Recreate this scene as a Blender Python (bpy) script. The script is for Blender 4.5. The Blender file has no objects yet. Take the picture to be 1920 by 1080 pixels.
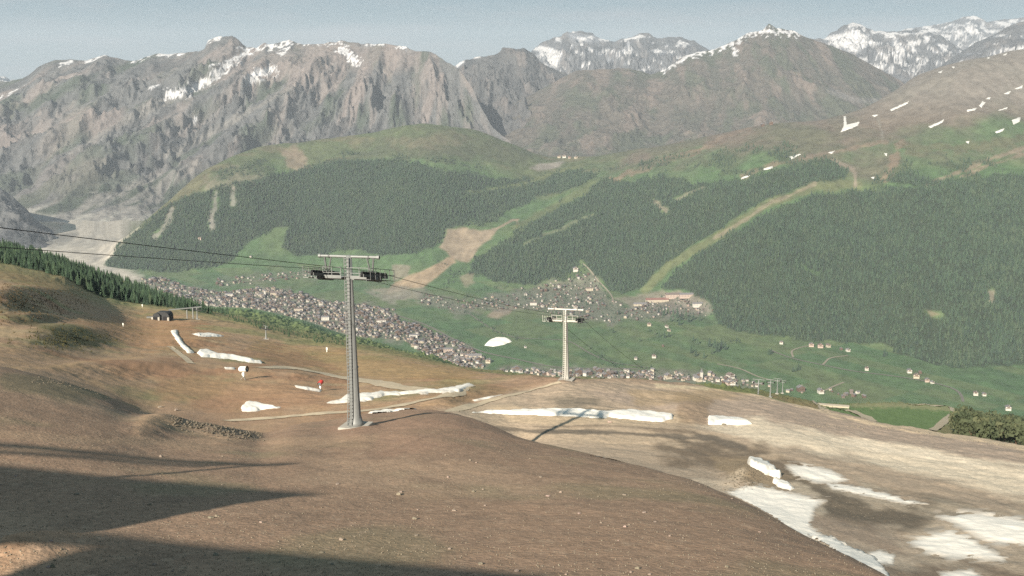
import bpy, bmesh, math, random
import numpy as np
from mathutils import Vector, Matrix, Euler

R = math.radians
random.seed(7); RNG = np.random.default_rng(7)
scene = bpy.context.scene
COL = scene.collection

# ------------------------------------------------------------------ camera
FPX = 2200.0                       # focal length in pixels of a 1920 wide frame
PITCH = R(10.3)
cam_data = bpy.data.cameras.new('camera')
cam_data.sensor_width = 36.0
cam_data.lens = FPX / 1920.0 * 36.0
cam_data.clip_start = 0.5
cam_data.clip_end = 90000.0
cam = bpy.data.objects.new('camera', cam_data)
COL.objects.link(cam)
cam.location = (0, 0, 0)
cam.rotation_euler = (R(90) - PITCH, 0, 0)
scene.camera = cam

# ------------------------------------------------------------------ light
SUN_AZ, SUN_EL = R(24.2), R(25.8)  # light travels towards +Y, turned to +X by SUN_AZ
sun_dir = Vector((math.sin(SUN_AZ) * math.cos(SUN_EL), math.cos(SUN_AZ) * math.cos(SUN_EL), -math.sin(SUN_EL)))
sd = bpy.data.lights.new('sun', 'SUN')
sd.energy = 5.0
sd.angle = R(0.55)
sd.color = (1.0, 0.90, 0.76)
sun = bpy.data.objects.new('sun', sd)
COL.objects.link(sun)
sun.rotation_euler = sun_dir.to_track_quat('-Z', 'Y').to_euler()

world = bpy.data.worlds.new('World')
scene.world = world
world.use_nodes = True
wn = world.node_tree; wn.nodes.clear()
def N(tree, kind, **kw):
    n = tree.nodes.new(kind)
    for k, v in kw.items(): setattr(n, k, v)
    return n
sky = N(wn, 'ShaderNodeTexSky', sky_type='NISHITA', sun_disc=False, sun_elevation=SUN_EL,
        sun_rotation=math.pi + SUN_AZ, altitude=2500.0, air_density=1.0, dust_density=1.0, ozone_density=1.0)
bg = N(wn, 'ShaderNodeBackground'); bg.inputs['Strength'].default_value = 0.05
tc = N(wn, 'ShaderNodeTexCoord')
mp = N(wn, 'ShaderNodeMapping'); mp.inputs['Scale'].default_value = (5.0, 5.0, 34.0)
cn = N(wn, 'ShaderNodeTexNoise'); cn.inputs['Scale'].default_value = 1.7; cn.inputs['Detail'].default_value = 6.0
cr = N(wn, 'ShaderNodeMapRange'); cr.inputs['From Min'].default_value = 0.44; cr.inputs['From Max'].default_value = 0.70
cr.inputs['To Max'].default_value = 0.5
cm = N(wn, 'ShaderNodeMixRGB'); cm.inputs['Color2'].default_value = (3.9, 4.1, 4.4, 1)
wo = N(wn, 'ShaderNodeOutputWorld')
wl = wn.links.new
wl(tc.outputs['Generated'], mp.inputs['Vector']); wl(mp.outputs['Vector'], cn.inputs['Vector'])
wl(cn.outputs['Fac'], cr.inputs['Value']); wl(cr.outputs['Result'], cm.inputs['Fac'])
vl = N(wn, 'ShaderNodeMixRGB'); vl.inputs['Fac'].default_value = 0.88; vl.inputs['Color2'].default_value = (1.35, 2.45, 3.05, 1)   # thin even veil
wl(sky.outputs['Color'], vl.inputs['Color1']); wl(vl.outputs['Color'], cm.inputs['Color1']); wl(cm.outputs['Color'], bg.inputs['Color'])
wl(bg.outputs['Background'], wo.inputs['Surface'])

vs = scene.view_settings
vs.view_transform = 'Standard'; vs.look = 'None'; vs.gamma = 1.0; vs.use_curve_mapping = False
vs.exposure = 1.1
scene.render.engine = 'CYCLES'
cy = scene.cycles
cy.use_denoising = False
cy.max_bounces = 4; cy.diffuse_bounces = 2; cy.glossy_bounces = 2; cy.transmission_bounces = 2
cy.volume_bounces = 0; cy.transparent_max_bounces = 4
cy.caustics_reflective = False; cy.caustics_refractive = False
cy.use_adaptive_sampling = True; cy.adaptive_threshold = 0.002

# ------------------------------------------------------------------ survey: pixel + depth -> point
SP, CP = math.sin(PITCH), math.cos(PITCH)
def ray(px, py):
    """direction with unit forward component: (X/Y, 1, Z/Y) for a sight line measured on the photograph"""
    u = (np.asarray(px, float) - 960.0) / FPX; v = (540.0 - np.asarray(py, float)) / FPX
    h = CP + v * SP
    return u / h, (-SP + v * CP) / h
def pt(px, py, Y):
    a, t = ray(px, py); Y = np.asarray(Y, float)
    return a * Y, Y, t * Y
def project(X, Y, Z):
    fwd = Y * CP - Z * SP; up = Y * SP + Z * CP
    fwd = np.maximum(fwd, 1e-3)
    return 960.0 + FPX * X / fwd, 540.0 - FPX * up / fwd

# ------------------------------------------------------------------ noise
def _hash(ix, iy, seed):
    h = (ix.astype(np.int64) * 374761393 + iy.astype(np.int64) * 668265263 + seed * 974634541) & 0xffffffff
    h = ((h ^ (h >> 13)) * 1274126177) & 0xffffffff
    return (h ^ (h >> 16)) & 0xffff
def perlin(x, y, seed=0):
    x = np.asarray(x, float); y = np.asarray(y, float)
    ix = np.floor(x); iy = np.floor(y); fx = x - ix; fy = y - iy
    ix = ix.astype(np.int64); iy = iy.astype(np.int64)
    sx = fx * fx * fx * (fx * (fx * 6 - 15) + 10); sy = fy * fy * fy * (fy * (fy * 6 - 15) + 10)
    def g(dx, dy):
        an = _hash(ix + dx, iy + dy, seed) * (2 * math.pi / 65536.0)
        return np.cos(an) * (fx - dx) + np.sin(an) * (fy - dy)
    a = g(0, 0); b = g(1, 0); c = g(0, 1); d = g(1, 1)
    return 1.5 * ((a + (b - a) * sx) * (1 - sy) + (c + (d - c) * sx) * sy)
def fbm(x, y, oct=4, seed=0, gain=0.5):
    s = 0; amp = 1.0; f = 1.0
    for o in range(oct):
        s = s + amp * perlin(x * f + 17.3 * o, y * f - 9.1 * o, seed + o); amp *= gain; f *= 2.03
    return s
def ridged(x, y, oct=5, seed=0, gain=0.55):
    s = 0; amp = 1.0; f = 1.0; w = 1.0
    for o in range(oct):
        n = 1.0 - np.abs(perlin(x * f + 31.7 * o, y * f + 5.9 * o, seed + o)) * 1.5
        n = np.clip(n, 0, 1) ** 2 * w
        w = np.clip(n * 1.6, 0.15, 1)
        s = s + amp * n; amp *= gain; f *= 2.1
    return s
def sstep(a, b, x):
    t = np.clip((x - a) / (b - a), 0, 1); return t * t * (3 - 2 * t)

# ------------------------------------------------------------------ shapes on the survey plane
def sdf(px, py, poly):
    """signed distance to a polygon, positive inside"""
    P = np.asarray(poly, float); d = np.full(px.shape, 1e9); ins = np.zeros(px.shape, bool)
    for i in range(len(P)):
        x0, y0 = P[i - 1]; x1, y1 = P[i]
        ex, ey = x1 - x0, y1 - y0
        t = np.clip(((px - x0) * ex + (py - y0) * ey) / (ex * ex + ey * ey + 1e-9), 0, 1)
        d = np.minimum(d, (px - x0 - t * ex) ** 2 + (py - y0 - t * ey) ** 2)
        if y0 != y1:
            c = ((y0 > py) != (y1 > py)) & (px < (x1 - x0) * (py - y0) / (y1 - y0) + x0)
            ins ^= c
    d = np.sqrt(d)
    return np.where(ins, d, -d)
def dline(px, py, pts):
    P = np.asarray(pts, float); d = np.full(px.shape, 1e9)
    for i in range(1, len(P)):
        x0, y0 = P[i - 1][:2]; x1, y1 = P[i][:2]
        ex, ey = x1 - x0, y1 - y0
        t = np.clip(((px - x0) * ex + (py - y0) * ey) / (ex * ex + ey * ey + 1e-9), 0, 1)
        d = np.minimum(d, (px - x0 - t * ex) ** 2 + (py - y0 - t * ey) ** 2)
    return np.sqrt(d)

# ------------------------------------------------------------------ materials
def mat(name, color=(.5, .5, .5), rough=0.9, metal=0.0, noise=0.0, nscale=5.0, bump=0.0, bscale=20.0, attr=None,
        spec=0.2, coord='Object', detail=4.0, rnd=0.0, bdist=0.05):
    m = bpy.data.materials.new(name); m.use_nodes = True
    t = m.node_tree; p = t.nodes['Principled BSDF']; L = t.links.new
    p.inputs['Roughness'].default_value = rough; p.inputs['Metallic'].default_value = metal
    p.inputs['Specular IOR Level'].default_value = spec
    src = None
    if attr:
        a = N(t, 'ShaderNodeAttribute', attribute_name=attr); src = a.outputs['Color']
    else:
        c = N(t, 'ShaderNodeRGB'); c.outputs[0].default_value = (*color, 1); src = c.outputs[0]
    co = N(t, 'ShaderNodeTexCoord')
    if noise > 0:
        n = N(t, 'ShaderNodeTexNoise'); n.inputs['Scale'].default_value = nscale; n.inputs['Detail'].default_value = detail
        n.inputs['Roughness'].default_value = 0.65
        L(co.outputs[coord], n.inputs['Vector'])
        r = N(t, 'ShaderNodeMapRange'); r.inputs['From Min'].default_value = 0.25; r.inputs['From Max'].default_value = 0.75
        r.inputs['To Min'].default_value = 1 - noise; r.inputs['To Max'].default_value = 1 + noise
        L(n.outputs['Fac'], r.inputs['Value'])
        h = N(t, 'ShaderNodeVectorMath', operation='SCALE'); L(src, h.inputs[0]); L(r.outputs['Result'], h.inputs['Scale'])
        src = h.outputs['Vector']
    if rnd > 0:
        o = N(t, 'ShaderNodeObjectInfo')
        r = N(t, 'ShaderNodeMapRange'); r.inputs['To Min'].default_value = 1 - rnd; r.inputs['To Max'].default_value = 1 + rnd
        L(o.outputs['Random'], r.inputs['Value'])
        h = N(t, 'ShaderNodeVectorMath', operation='SCALE'); L(src, h.inputs[0]); L(r.outputs['Result'], h.inputs['Scale'])
        src = h.outputs['Vector']
        hs = N(t, 'ShaderNodeHueSaturation'); L(src, hs.inputs['Color'])
        r2 = N(t, 'ShaderNodeMath', operation='MULTIPLY_ADD'); r2.inputs[1].default_value = -0.07; r2.inputs[2].default_value = 0.535
        L(o.outputs['Random'], r2.inputs[0]); L(r2.outputs[0], hs.inputs['Hue']); src = hs.outputs['Color']
    L(src, p.inputs['Base Color'])
    if bump > 0:
        n = N(t, 'ShaderNodeTexNoise'); n.inputs['Scale'].default_value = bscale; n.inputs['Detail'].default_value = 5.0
        L(co.outputs[coord], n.inputs['Vector'])
        b = N(t, 'ShaderNodeBump'); b.inputs['Strength'].default_value = bump; b.inputs['Distance'].default_value = bdist
        L(n.outputs['Fac'], b.inputs['Height']); L(b.outputs['Normal'], p.inputs['Normal'])
    return m

M = {}
M['soil'] = mat('soil', attr='tint', noise=0.34, nscale=2.2, bump=0.45, bscale=4.5, bdist=0.14, detail=9.0)
M['land'] = mat('land', attr='tint', noise=0.28, nscale=0.035, detail=8.0)
M['rock'] = mat('rock', attr='tint', noise=0.32, nscale=0.022, detail=9.0, bump=1.0, bscale=0.016, bdist=26.0)
M['snow'] = mat('snow', attr='tint', noise=0.05, nscale=0.8, bump=0.3, bscale=1.5, bdist=0.2, rough=0.7)
M['galv'] = mat('galvanised_steel', (.20, .21, .205), rough=0.55, metal=0.25, noise=0.14, nscale=1.5, spec=0.4)
M['galv_dark'] = mat('weathered_steel', (.11, .115, .115), rough=0.6, metal=0.3, noise=0.2, nscale=2.0)
M['pale_steel'] = mat('pale_steel', (.44, .43, .39), rough=0.5, metal=0.1, noise=0.1, nscale=1.5)
M['rubber'] = mat('rubber', (.018, .019, .02), rough=0.75, noise=0.2, nscale=4)
M['concrete'] = mat('concrete', (.36, .34, .30), noise=0.2, nscale=1.5, bump=0.3, bscale=8)
M['rope'] = mat('steel_rope', (.05, .055, .055), rough=0.5, metal=0.5, noise=0.1, nscale=3)
M['white'] = mat('white_paint', (.80, .79, .74), rough=0.45, noise=0.06, nscale=3, spec=0.4)
M['red'] = mat('red_paint', (.55, .06, .05), rough=0.5, noise=0.08, nscale=3)
M['black'] = mat('black_plastic_and_shade', (.02, .02, .022), rough=0.5, noise=0.1, nscale=3)
M['stone'] = mat('stone', (.27, .22, .175), noise=0.3, nscale=2.0, bump=0.6, bscale=5, rnd=0.25)
M['dark_stone'] = mat('dark_stone', (.13, .112, .085), noise=0.3, nscale=1.0, bump=0.6, bscale=3)
M['needles'] = mat('conifer_needles', (.040, .070, .042), noise=0.25, nscale=6.0, rnd=0.38, rough=0.85)
M['larch'] = mat('larch_needles', (.045, .073, .041), noise=0.25, nscale=6.0, rnd=0.35, rough=0.85)
M['bark'] = mat('bark', (.09, .06, .04), noise=0.3, nscale=6)
M['leaf'] = mat('bush_leaves', (.062, .075, .04), noise=0.2, nscale=0.5, rnd=0.35)
M['heath'] = mat('heath_leaves', (.085, .072, .036), noise=0.2, nscale=0.8, rnd=0.2)
M['drygrass'] = mat('dry_grass', (.20, .15, .105), noise=0.3, nscale=0.35)
M['wall_white'] = mat('white_render', (.50, .475, .425), noise=0.08, nscale=0.4)
M['wall_cream'] = mat('cream_render', (.42, .37, .29), noise=0.08, nscale=0.4)
M['wall_rose'] = mat('rose_render', (.40, .32, .27), noise=0.08, nscale=0.4)
M['wood'] = mat('brown_timber', (.11, .075, .055), noise=0.2, nscale=0.8)
M['roof_grey'] = mat('grey_roof', (.155, .15, .155), noise=0.2, nscale=0.5)
M['roof_brown'] = mat('brown_roof', (.145, .118, .105), noise=0.2, nscale=0.5)
M['roof_red'] = mat('red_roof', (.19, .10, .085), noise=0.2, nscale=0.5)
M['glass'] = mat('window_glass', (.03, .035, .04), rough=0.15, spec=0.6, noise=0.1, nscale=1)
M['asphalt'] = mat('asphalt', (.14, .13, .11), noise=0.15, nscale=0.1)
M['gravel_road'] = mat('gravel_road', (.24, .21, .16), noise=0.15, nscale=0.1)
M['track'] = mat('dirt_track', (.50, .415, .295), noise=0.22, nscale=0.7, bump=0.5, bscale=2.5, detail=8)
M['dark_hall'] = mat('dark_hall', (.04, .042, .044), rough=0.6, noise=0.25, nscale=0.6)
M['lake'] = mat('lake_water', (.03, .05, .06), rough=0.12, spec=0.5, noise=0.1, nscale=0.01)
M['earth'] = mat('bare_earth', (.3, .2, .13), noise=0.3, nscale=0.5)

# ------------------------------------------------------------------ object helpers
def link(o, parent=None):
    COL.objects.link(o)
    if parent is not None: o.parent = parent
    return o
def tag(o, label=None, cat=None, group=None, kind=None):
    if label: o['label'] = label
    if cat: o['category'] = cat
    if group: o['group'] = group
    if kind: o['kind'] = kind
    return o
def empty(name, loc, rz=0.0, scale=1.0):
    o = bpy.data.objects.new(name, None); o.empty_display_size = 0.5
    o.location = loc; o.rotation_euler = (0, 0, rz); o.scale = (scale,) * 3
    return link(o)
def mesh_np(name, V, F, material, parent=None, smooth=False, tint=None, mats=None, mi=None):
    """V (n,3), F (m,3 or 4) -> one mesh object"""
    me = bpy.data.meshes.new(name)
    V = np.ascontiguousarray(V, np.float32); F = np.ascontiguousarray(F, np.int32)
    n, k = F.shape
    me.vertices.add(len(V)); me.vertices.foreach_set('co', V.ravel())
    me.loops.add(n * k); me.loops.foreach_set('vertex_index', F.ravel())
    me.polygons.add(n)
    me.polygons.foreach_set('loop_start', np.arange(0, n * k, k, dtype=np.int32))
    me.polygons.foreach_set('loop_total', np.full(n, k, np.int32))
    if mats:
        for m in mats: me.materials.append(m)
        me.polygons.foreach_set('material_index', np.asarray(mi, np.int32))
    elif material: me.materials.append(material)
    if smooth: me.polygons.foreach_set('use_smooth', np.ones(n, bool))
    me.update(calc_edges=True)
    if tint is not None:
        at = me.attributes.new('tint', 'FLOAT_COLOR', 'POINT')
        c = np.ones((len(V), 4), np.float32); c[:, :3] = tint
        at.data.foreach_set('color', c.ravel())
    return link(bpy.data.objects.new(name, me), parent)
class MB:
    """collects simple shapes for ONE mesh"""
    def __init__(s): s.v = []; s.f = []
    def add(s, vs, fs):
        b = len(s.v); s.v += [tuple(v) for v in vs]; s.f += [tuple(b + i for i in f) for f in fs]; return s
    def box(s, c, d, rot=None):
        x, y, z = d[0] / 2, d[1] / 2, d[2] / 2
        vs = [Vector((sx * x, sy * y, sz * z)) for sx in (-1, 1) for sy in (-1, 1) for sz in (-1, 1)]
        if rot is not None: vs = [rot @ v for v in vs]
        vs = [v + Vector(c) for v in vs]
        return s.add(vs, [(0, 1, 3, 2), (4, 6, 7, 5), (0, 4, 5, 1), (2, 3, 7, 6), (0, 2, 6, 4), (1, 5, 7, 3)])
    def bar(s, a, b, w, h=None):
        a = Vector(a); b = Vector(b); d = b - a
        q = d.to_track_quat('Y', 'Z').to_matrix()
        return s.box((a + b) / 2, (w, d.length, h or w), q)
    def tube(s, pts, r, n=8, cap=True):
        pts = [Vector(p) for p in pts]; rs = r if isinstance(r, (list, tuple)) else [r] * len(pts)
        vs = []; fs = []
        for i, p in enumerate(pts):
            d = (pts[min(i + 1, len(pts) - 1)] - pts[max(i - 1, 0)]).normalized()
            q = d.to_track_quat('Z', 'Y').to_matrix()
            for j in range(n):
                an = 2 * math.pi * j / n
                vs.append(p + q @ Vector((math.cos(an) * rs[i], math.sin(an) * rs[i], 0)))
        for i in range(len(pts) - 1):
            for j in range(n):
                k = (j + 1) % n
                fs.append((i * n + j, i * n + k, (i + 1) * n + k, (i + 1) * n + j))
        if cap:
            fs.append(tuple(range(n - 1, -1, -1))); fs.append(tuple((len(pts) - 1) * n + j for j in range(n)))
        return s.add(vs, fs)
    def poly_prism(s, poly, z0, z1):
        n = len(poly); vs = [(x, y, z0) for x, y in poly] + [(x, y, z1) for x, y in poly]
        fs = [tuple(range(n - 1, -1, -1)), tuple(range(n, 2 * n))] + [(i, (i + 1) % n, n + (i + 1) % n, n + i) for i in range(n)]
        return s.add(vs, fs)
    def mesh(s, name, material, smooth=False, bevel=0.0):
        me = bpy.data.meshes.new(name); me.from_pydata(s.v, [], s.f); me.materials.append(material)
        bm = bmesh.new(); bm.from_mesh(me); bmesh.ops.recalc_face_normals(bm, faces=bm.faces)
        if bevel: bmesh.ops.bevel(bm, geom=bm.edges[:], offset=bevel, segments=1, affect='EDGES')
        bm.to_mesh(me); bm.free()
        if smooth:
            for p in me.polygons: p.use_smooth = True
        return me
    def build(s, name, material, parent=None, smooth=False, bevel=0.0):
        return link(bpy.data.objects.new(name, s.mesh(name, material, smooth, bevel)), parent)
def copy_tree(o, parent=None):
    c = o.copy(); COL.objects.link(c); c.parent = parent
    for ch in o.children: copy_tree(ch, c)
    return c

def bsdf(px, py, poly, mar):
    P = np.asarray(poly, float); lo = P.min(0) - mar; hi = P.max(0) + mar
    b = (px > lo[0]) & (px < hi[0]) & (py > lo[1]) & (py < hi[1]); out = np.full(px.shape, -1e4)
    out[b] = sdf(px[b], py[b], P); return out
def bdl(px, py, pts, mar):
    P = np.asarray(pts, float)[:, :2]; lo = P.min(0) - mar; hi = P.max(0) + mar
    b = (px > lo[0]) & (px < hi[0]) & (py > lo[1]) & (py < hi[1]); out = np.full(px.shape, 1e4)
    out[b] = dline(px[b], py[b], P); return out

# ------------------------------------------------------------------ terrain: lofted between surveyed lines
APEX = 8.0
def pchip_tab(x, y, xs):
    x = np.asarray(x, float); y = np.asarray(y, float)
    h = np.diff(x); d = np.diff(y) / h
    m = np.zeros_like(y)
    w1 = 2 * h[1:] + h[:-1]; w2 = h[1:] + 2 * h[:-1]
    ok = d[:-1] * d[1:] > 0
    with np.errstate(divide='ignore', invalid='ignore'):
        hm = (w1 + w2) / (w1 / d[:-1] + w2 / d[1:])
    m[1:-1] = np.where(ok, hm, 0); m[0] = d[0] if len(d) else 0; m[-1] = d[-1] if len(d) else 0
    xc = np.clip(xs, x[0], x[-1]); i = np.clip(np.searchsorted(x, xc) - 1, 0, len(h) - 1)
    t = (xc - x[i]) / h[i]; t2 = t * t; t3 = t2 * t
    return (2*t3-3*t2+1)*y[i] + (t3-2*t2+t)*h[i]*m[i] + (-2*t3+3*t2)*y[i+1] + (t3-t2)*h[i]*m[i+1]
class Line:
    def __init__(s, X, Y, Z, apex=APEX):
        X = np.asarray(X, float); Y = np.asarray(Y, float); Z = np.asarray(Z, float)
        a = X / (Y + apex); o = np.argsort(a); s.a, s.Y, s.Z = a[o], Y[o], Z[o]
    def at(s, a): return pchip_tab(s.a, s.Y, a), pchip_tab(s.a, s.Z, a)
def pl(pts, apex=APEX):
    P = np.asarray(pts, float); return Line(*pt(P[:, 0], P[:, 1], P[:, 2]), apex=apex)
def loft(lines, cols, counts, apex=APEX, powr=None):
    """grid rows follow the lines; returns X, Y, Z, K (line index + fraction), shape (rows, cols)"""
    L = [l.at(cols) for l in lines]
    Yk = np.array([l[0] for l in L]); Zk = np.array([l[1] for l in L])
    for k in range(1, len(Yk)): Yk[k] = np.maximum(Yk[k], Yk[k-1] + 1.0 + 0.004 * np.abs(Yk[k-1]))
    h = np.diff(Yk, axis=0); d = np.diff(Zk, axis=0) / h
    m = np.zeros_like(Zk)
    w1 = 2*h[1:] + h[:-1]; w2 = h[1:] + 2*h[:-1]
    ok = d[:-1]*d[1:] > 0
    with np.errstate(divide='ignore', invalid='ignore'):
        hm = (w1 + w2) / (w1/d[:-1] + w2/d[1:])
    m[1:-1] = np.where(ok, hm, 0); m[0] = d[0]; m[-1] = d[-1]
    Ys, Zs, Ks = [], [], []
    for k in range(len(lines) - 1):
        n = counts[k]; ts = np.arange(n) / n
        if k == len(lines) - 2: ts = np.append(ts, 1.0)
        for t in ts:
            t2 = t*t; t3 = t2*t
            Ys.append(Yk[k] + t*h[k])
            Zs.append((2*t3-3*t2+1)*Zk[k] + (t3-2*t2+t)*h[k]*m[k] + (-2*t3+3*t2)*Zk[k+1] + (t3-t2)*h[k]*m[k+1])
            Ks.append(np.full(len(cols), k + t))
    Y = np.array(Ys); Z = np.array(Zs); K = np.array(Ks)
    X = cols[None, :] * (Y + apex)
    return X, Y, Z, K
def grid_faces(r, c):
    i = np.arange(r*c).reshape(r, c)
    return np.stack([i[:-1, :-1], i[:-1, 1:], i[1:, 1:], i[1:, :-1]], -1).reshape(-1, 4)
def grid_obj(name, X, Y, Z, tint, material, smooth=True):
    V = np.stack([X, Y, Z], -1).reshape(-1, 3)
    o = mesh_np(name, V, grid_faces(*X.shape), material, smooth=smooth, tint=tint.reshape(-1, 3))
    tag(o, kind='structure'); return o

# ---- near slope: lines K0 .. K10, each point (pixel x, pixel y, metres ahead)
K0 = Line([-80, 0, 80], [2, 2, 2], [-9, -9, -9])
K1 = pl([(-300,1100,36),(0,1090,38),(960,1090,40),(1400,1100,41),(1660,1130,41),(1920,1230,36),(2250,1300,33)])
K2 = pl([(-300,910,54),(0,920,56),(500,930,60),(960,940,62),(1300,962,60),(1500,1040,50),(1660,1100,45),(1920,1205,40),(2250,1275,37)])
K3 = pl([(-300,640,108),(0,690,110),(200,745,112),(300,785,112),(480,812,113),(560,796,120),(640,785,126),(700,775,128),(780,768,127),
         (850,775,124),(900,790,120),(970,818,112),(1050,840,104),(1150,862,95),(1300,903,80),(1400,945,71),(1500,1000,60),
         (1600,1052,51),(1660,1082,48),(1920,1195,43),(2250,1260,40)])
K4 = pl([(-300,655,150),(0,704,150),(200,757,155),(300,793,155),(480,822,146),(640,795,148),(780,779,150),(850,787,147),(970,829,143),
         (1050,852,128),(1150,876,115),(1300,918,105),(1400,960,95),(1500,1015,84),(1600,1067,76),(1660,1098,72),(1920,1200,62),(2250,1290,56)])
K5 = pl([(-300,590,215),(0,640,210),(200,690,210),(457,706,220),(600,735,198),(700,745,185),(800,745,178),(880,766,163),(1060,775,160),
         (1260,785,160),(1400,795,160),(1600,850,142),(1920,960,108),(2250,1060,90)])
K6 = pl([(-300,520,300),(0,560,320),(150,590,360),(300,610,420),(400,625,400),(500,645,380),(600,668,340),(700,680,300),(800,690,270),
         (900,705,240),(1060,714,186),(1200,716,200),(1330,728,206),(1400,740,206),(1530,768,202),(1640,795,190),(1700,806,184),(1920,840,172),(2250,900,150)])
K7 = pl([(-300,470,450),(0,505,470),(100,527,480),(200,562,520),(270,573,540),(330,580,530),(450,602,500),(560,632,460),(650,648,420),
         (780,672,370),(900,697,300),(1000,707,240),(1060,711.5,200),(1200,713.5,222),(1330,731,250),(1420,755,285),(1530,790,300),(1700,822,290),(1920,862,270),(2250,930,250)])
K8 = pl([(-300,430,850),(0,460,850),(100,486,860),(200,519,860),(300,555,830),(400,589,800),(450,597,800),(560,624,800),(650,643,750),(780,670,700),
         (900,697,600),(1060,720,600),(1200,725,560),(1330,724,400),(1400,731,460),(1450,739,560),(1500,749,640),(1540,757,700),
         (1600,758,800),(1700,757,850),(1780,764,860),(1840,790,850),(1920,806,850),(2250,840,850)])
K9 = pl([(-300,560,1600),(0,560,1600),(300,590,1650),(450,585,1700),(560,608,1700),(650,633,1700),(780,665,1500),(900,705,1500),(1200,745,1500),
         (1500,775,1500),(1700,790,1600),(1920,820,1600),(2250,840,1600)])
VZ = -895.0
def floor_pt(px, py, z=VZ):
    a, t = ray(px, py); Y = z / t; return a*Y, Y, np.full_like(np.asarray(Y, float), z)
K10p = np.array([(-300,575),(0,572),(300,574),(450,577),(560,598),(650,628),(780,660),(900,712),(1200,745),(1500,768),(1700,772),(1920,790),(2250,800)], float)
K10 = Line(*floor_pt(K10p[:, 0], K10p[:, 1]))

inner = np.linspace(-0.50, 0.50, 700)
side = 0.50 + np.cumsum(np.linspace(0.004, 0.30, 36))
cols1 = np.concatenate([-side[::-1], inner, side])
X, Y, Z, K = loft([K0,K1,K2,K3,K4,K5,K6,K7,K8,K9,K10], cols1, [14,100,105,22,88,84,46,44,34,16])
# relief
amp = np.interp(K, [0,1,2,3,4,5,6,7,8,9,10], [0,.05,.07,.10,.12,.22,.30,.4,1.5,6,0])
Z = Z + amp*fbm(X/9.0, Y/9.0, 3, 3) + 0.35*amp*fbm(X/1.6, Y/1.6, 3, 8)
PX, PY = project(X, Y, Z)
# bumps measured on the slope (mounds, banks): centre pixel, radii in px, height in m
def bump(cx, cy, rx, ry, h, k0, k1, ang=0.0):
    dx = PX - cx; dy = PY - cy; c, s_ = math.cos(ang), math.sin(ang)
    q = ((dx*c + dy*s_)/rx)**2 + ((-dx*s_ + dy*c)/ry)**2
    return h*np.exp(-q*1.4)*((K >= k0) & (K <= k1))
dZ = bump(300,800,60,20,1.0,2.0,3.3) + bump(395,812,80,13,.75,2.0,3.3,0.12) + bump(60,1040,150,26,.9,1.0,2.2,-.1)
dZ = dZ + bump(120,630,90,22,2.2,4.5,7) + bump(40,560,120,22,3.5,5,7) + bump(250,690,160,16,1.2,4,6) + bump(60,600,60,10,1.5,5,7)
dZ = dZ + bump(175,540,90,9,3.0,6.0,7.3,.35) + bump(870,742,62,12,1.1,4.3,7,-.18) + bump(1400,895,40,22,1.2,4,5.5) + bump(1290,765,45,22,.7,4.4,6.3)
dZ = dZ + bump(560,705,140,10,.8,4.4,6.5,.1) + bump(380,640,100,10,1.0,5,7)
Z = Z + dZ
# ---- tint
def lerp(c, col, w): return c + (np.array(col) - c)*np.clip(w, 0, 1)[..., None]
WX = 14*fbm(X/14.0, Y/14.0, 3, 21); WY = 5*fbm(X/10.0 + 50, Y/10.0, 3, 22)
far = np.clip(60.0/np.maximum(Y, 40), 0.02, 1)
n1 = fbm(X/30.0, Y/30.0, 4, 30); n2 = fbm(X/4.0, Y/6.0, 4, 31); n3 = fbm(X/0.9, Y/1.2, 3, 32)
NZ = fbm(X/4.5, Y/8.0, 4, 50)
C = np.zeros(X.shape + (3,)); C[...] = (.215, .147, .105)
C = lerp(C, (.285, .205, .145), sstep(-.1, .7, n1)*.55)
C = lerp(C, (.16, .112, .082), sstep(.1, .8, n2)*.55)
C = lerp(C, (.155, .14, .088), sstep(.15, .8, fbm(X/12.0+9, Y/12.0, 3, 41))*.5*(K < 3.4))
C = lerp(C, (.30, .225, .165), sstep(.35, .9, n3)*.4*(K < 3.2))
up = sstep(3.9, 4.6, K)*sstep(1050, 850, PX)            # the grassy slope beyond the first bank
C = lerp(C, (.25, .160, .088), up*(.75 + .25*n2))
C = lerp(C, (.20, .108, .060), up*sstep(.0, .6, fbm(X/16.0, Y/40.0, 4, 33))*.7)
C = lerp(C, (.155, .145, .066), up*sstep(.05, .6, fbm(X/22.0+40, Y/50.0, 4, 34))*.75)
C = lerp(C, (.30, .225, .125), up*sstep(.2, .7, fbm(X/30.0-40, Y/25.0, 4, 35))*.5)
C = C*(1 + up[..., None]*np.array((.0, .07, .19)))
C = lerp(C, (.15, .155, .072), sstep(6.2, 7.2, K)*(.8 + .3*n1))
C = lerp(C, (.12, .155, .065), sstep(7.6, 8.6, K))
C = lerp(C, (.10, .16, .065), sstep(8.6, 9.5, K))
def paint(poly, col, feather, k0, k1, w=1.0, warp=1.0, rough=0.0, seed=50):
    global C
    d = bsdf(PX + WX*warp, PY + WY*warp, poly, feather*4 + 4)
    m = sstep(-feather, feather, d + rough*feather*NZ)*((K >= k0) & (K <= k1))
    C = lerp(C, col, m*w)
def stroke(pts, width, col, k0, k1, w=1.0, warp=.5, rough=.5, seed=60):
    global C
    d = width - bdl(PX + WX*warp, PY + WY*warp, pts, width*4 + 4)
    m = sstep(-width*.5, width*.5, d + rough*width*NZ)*((K >= k0) & (K <= k1))
    C = lerp(C, col, m*w)
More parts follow.
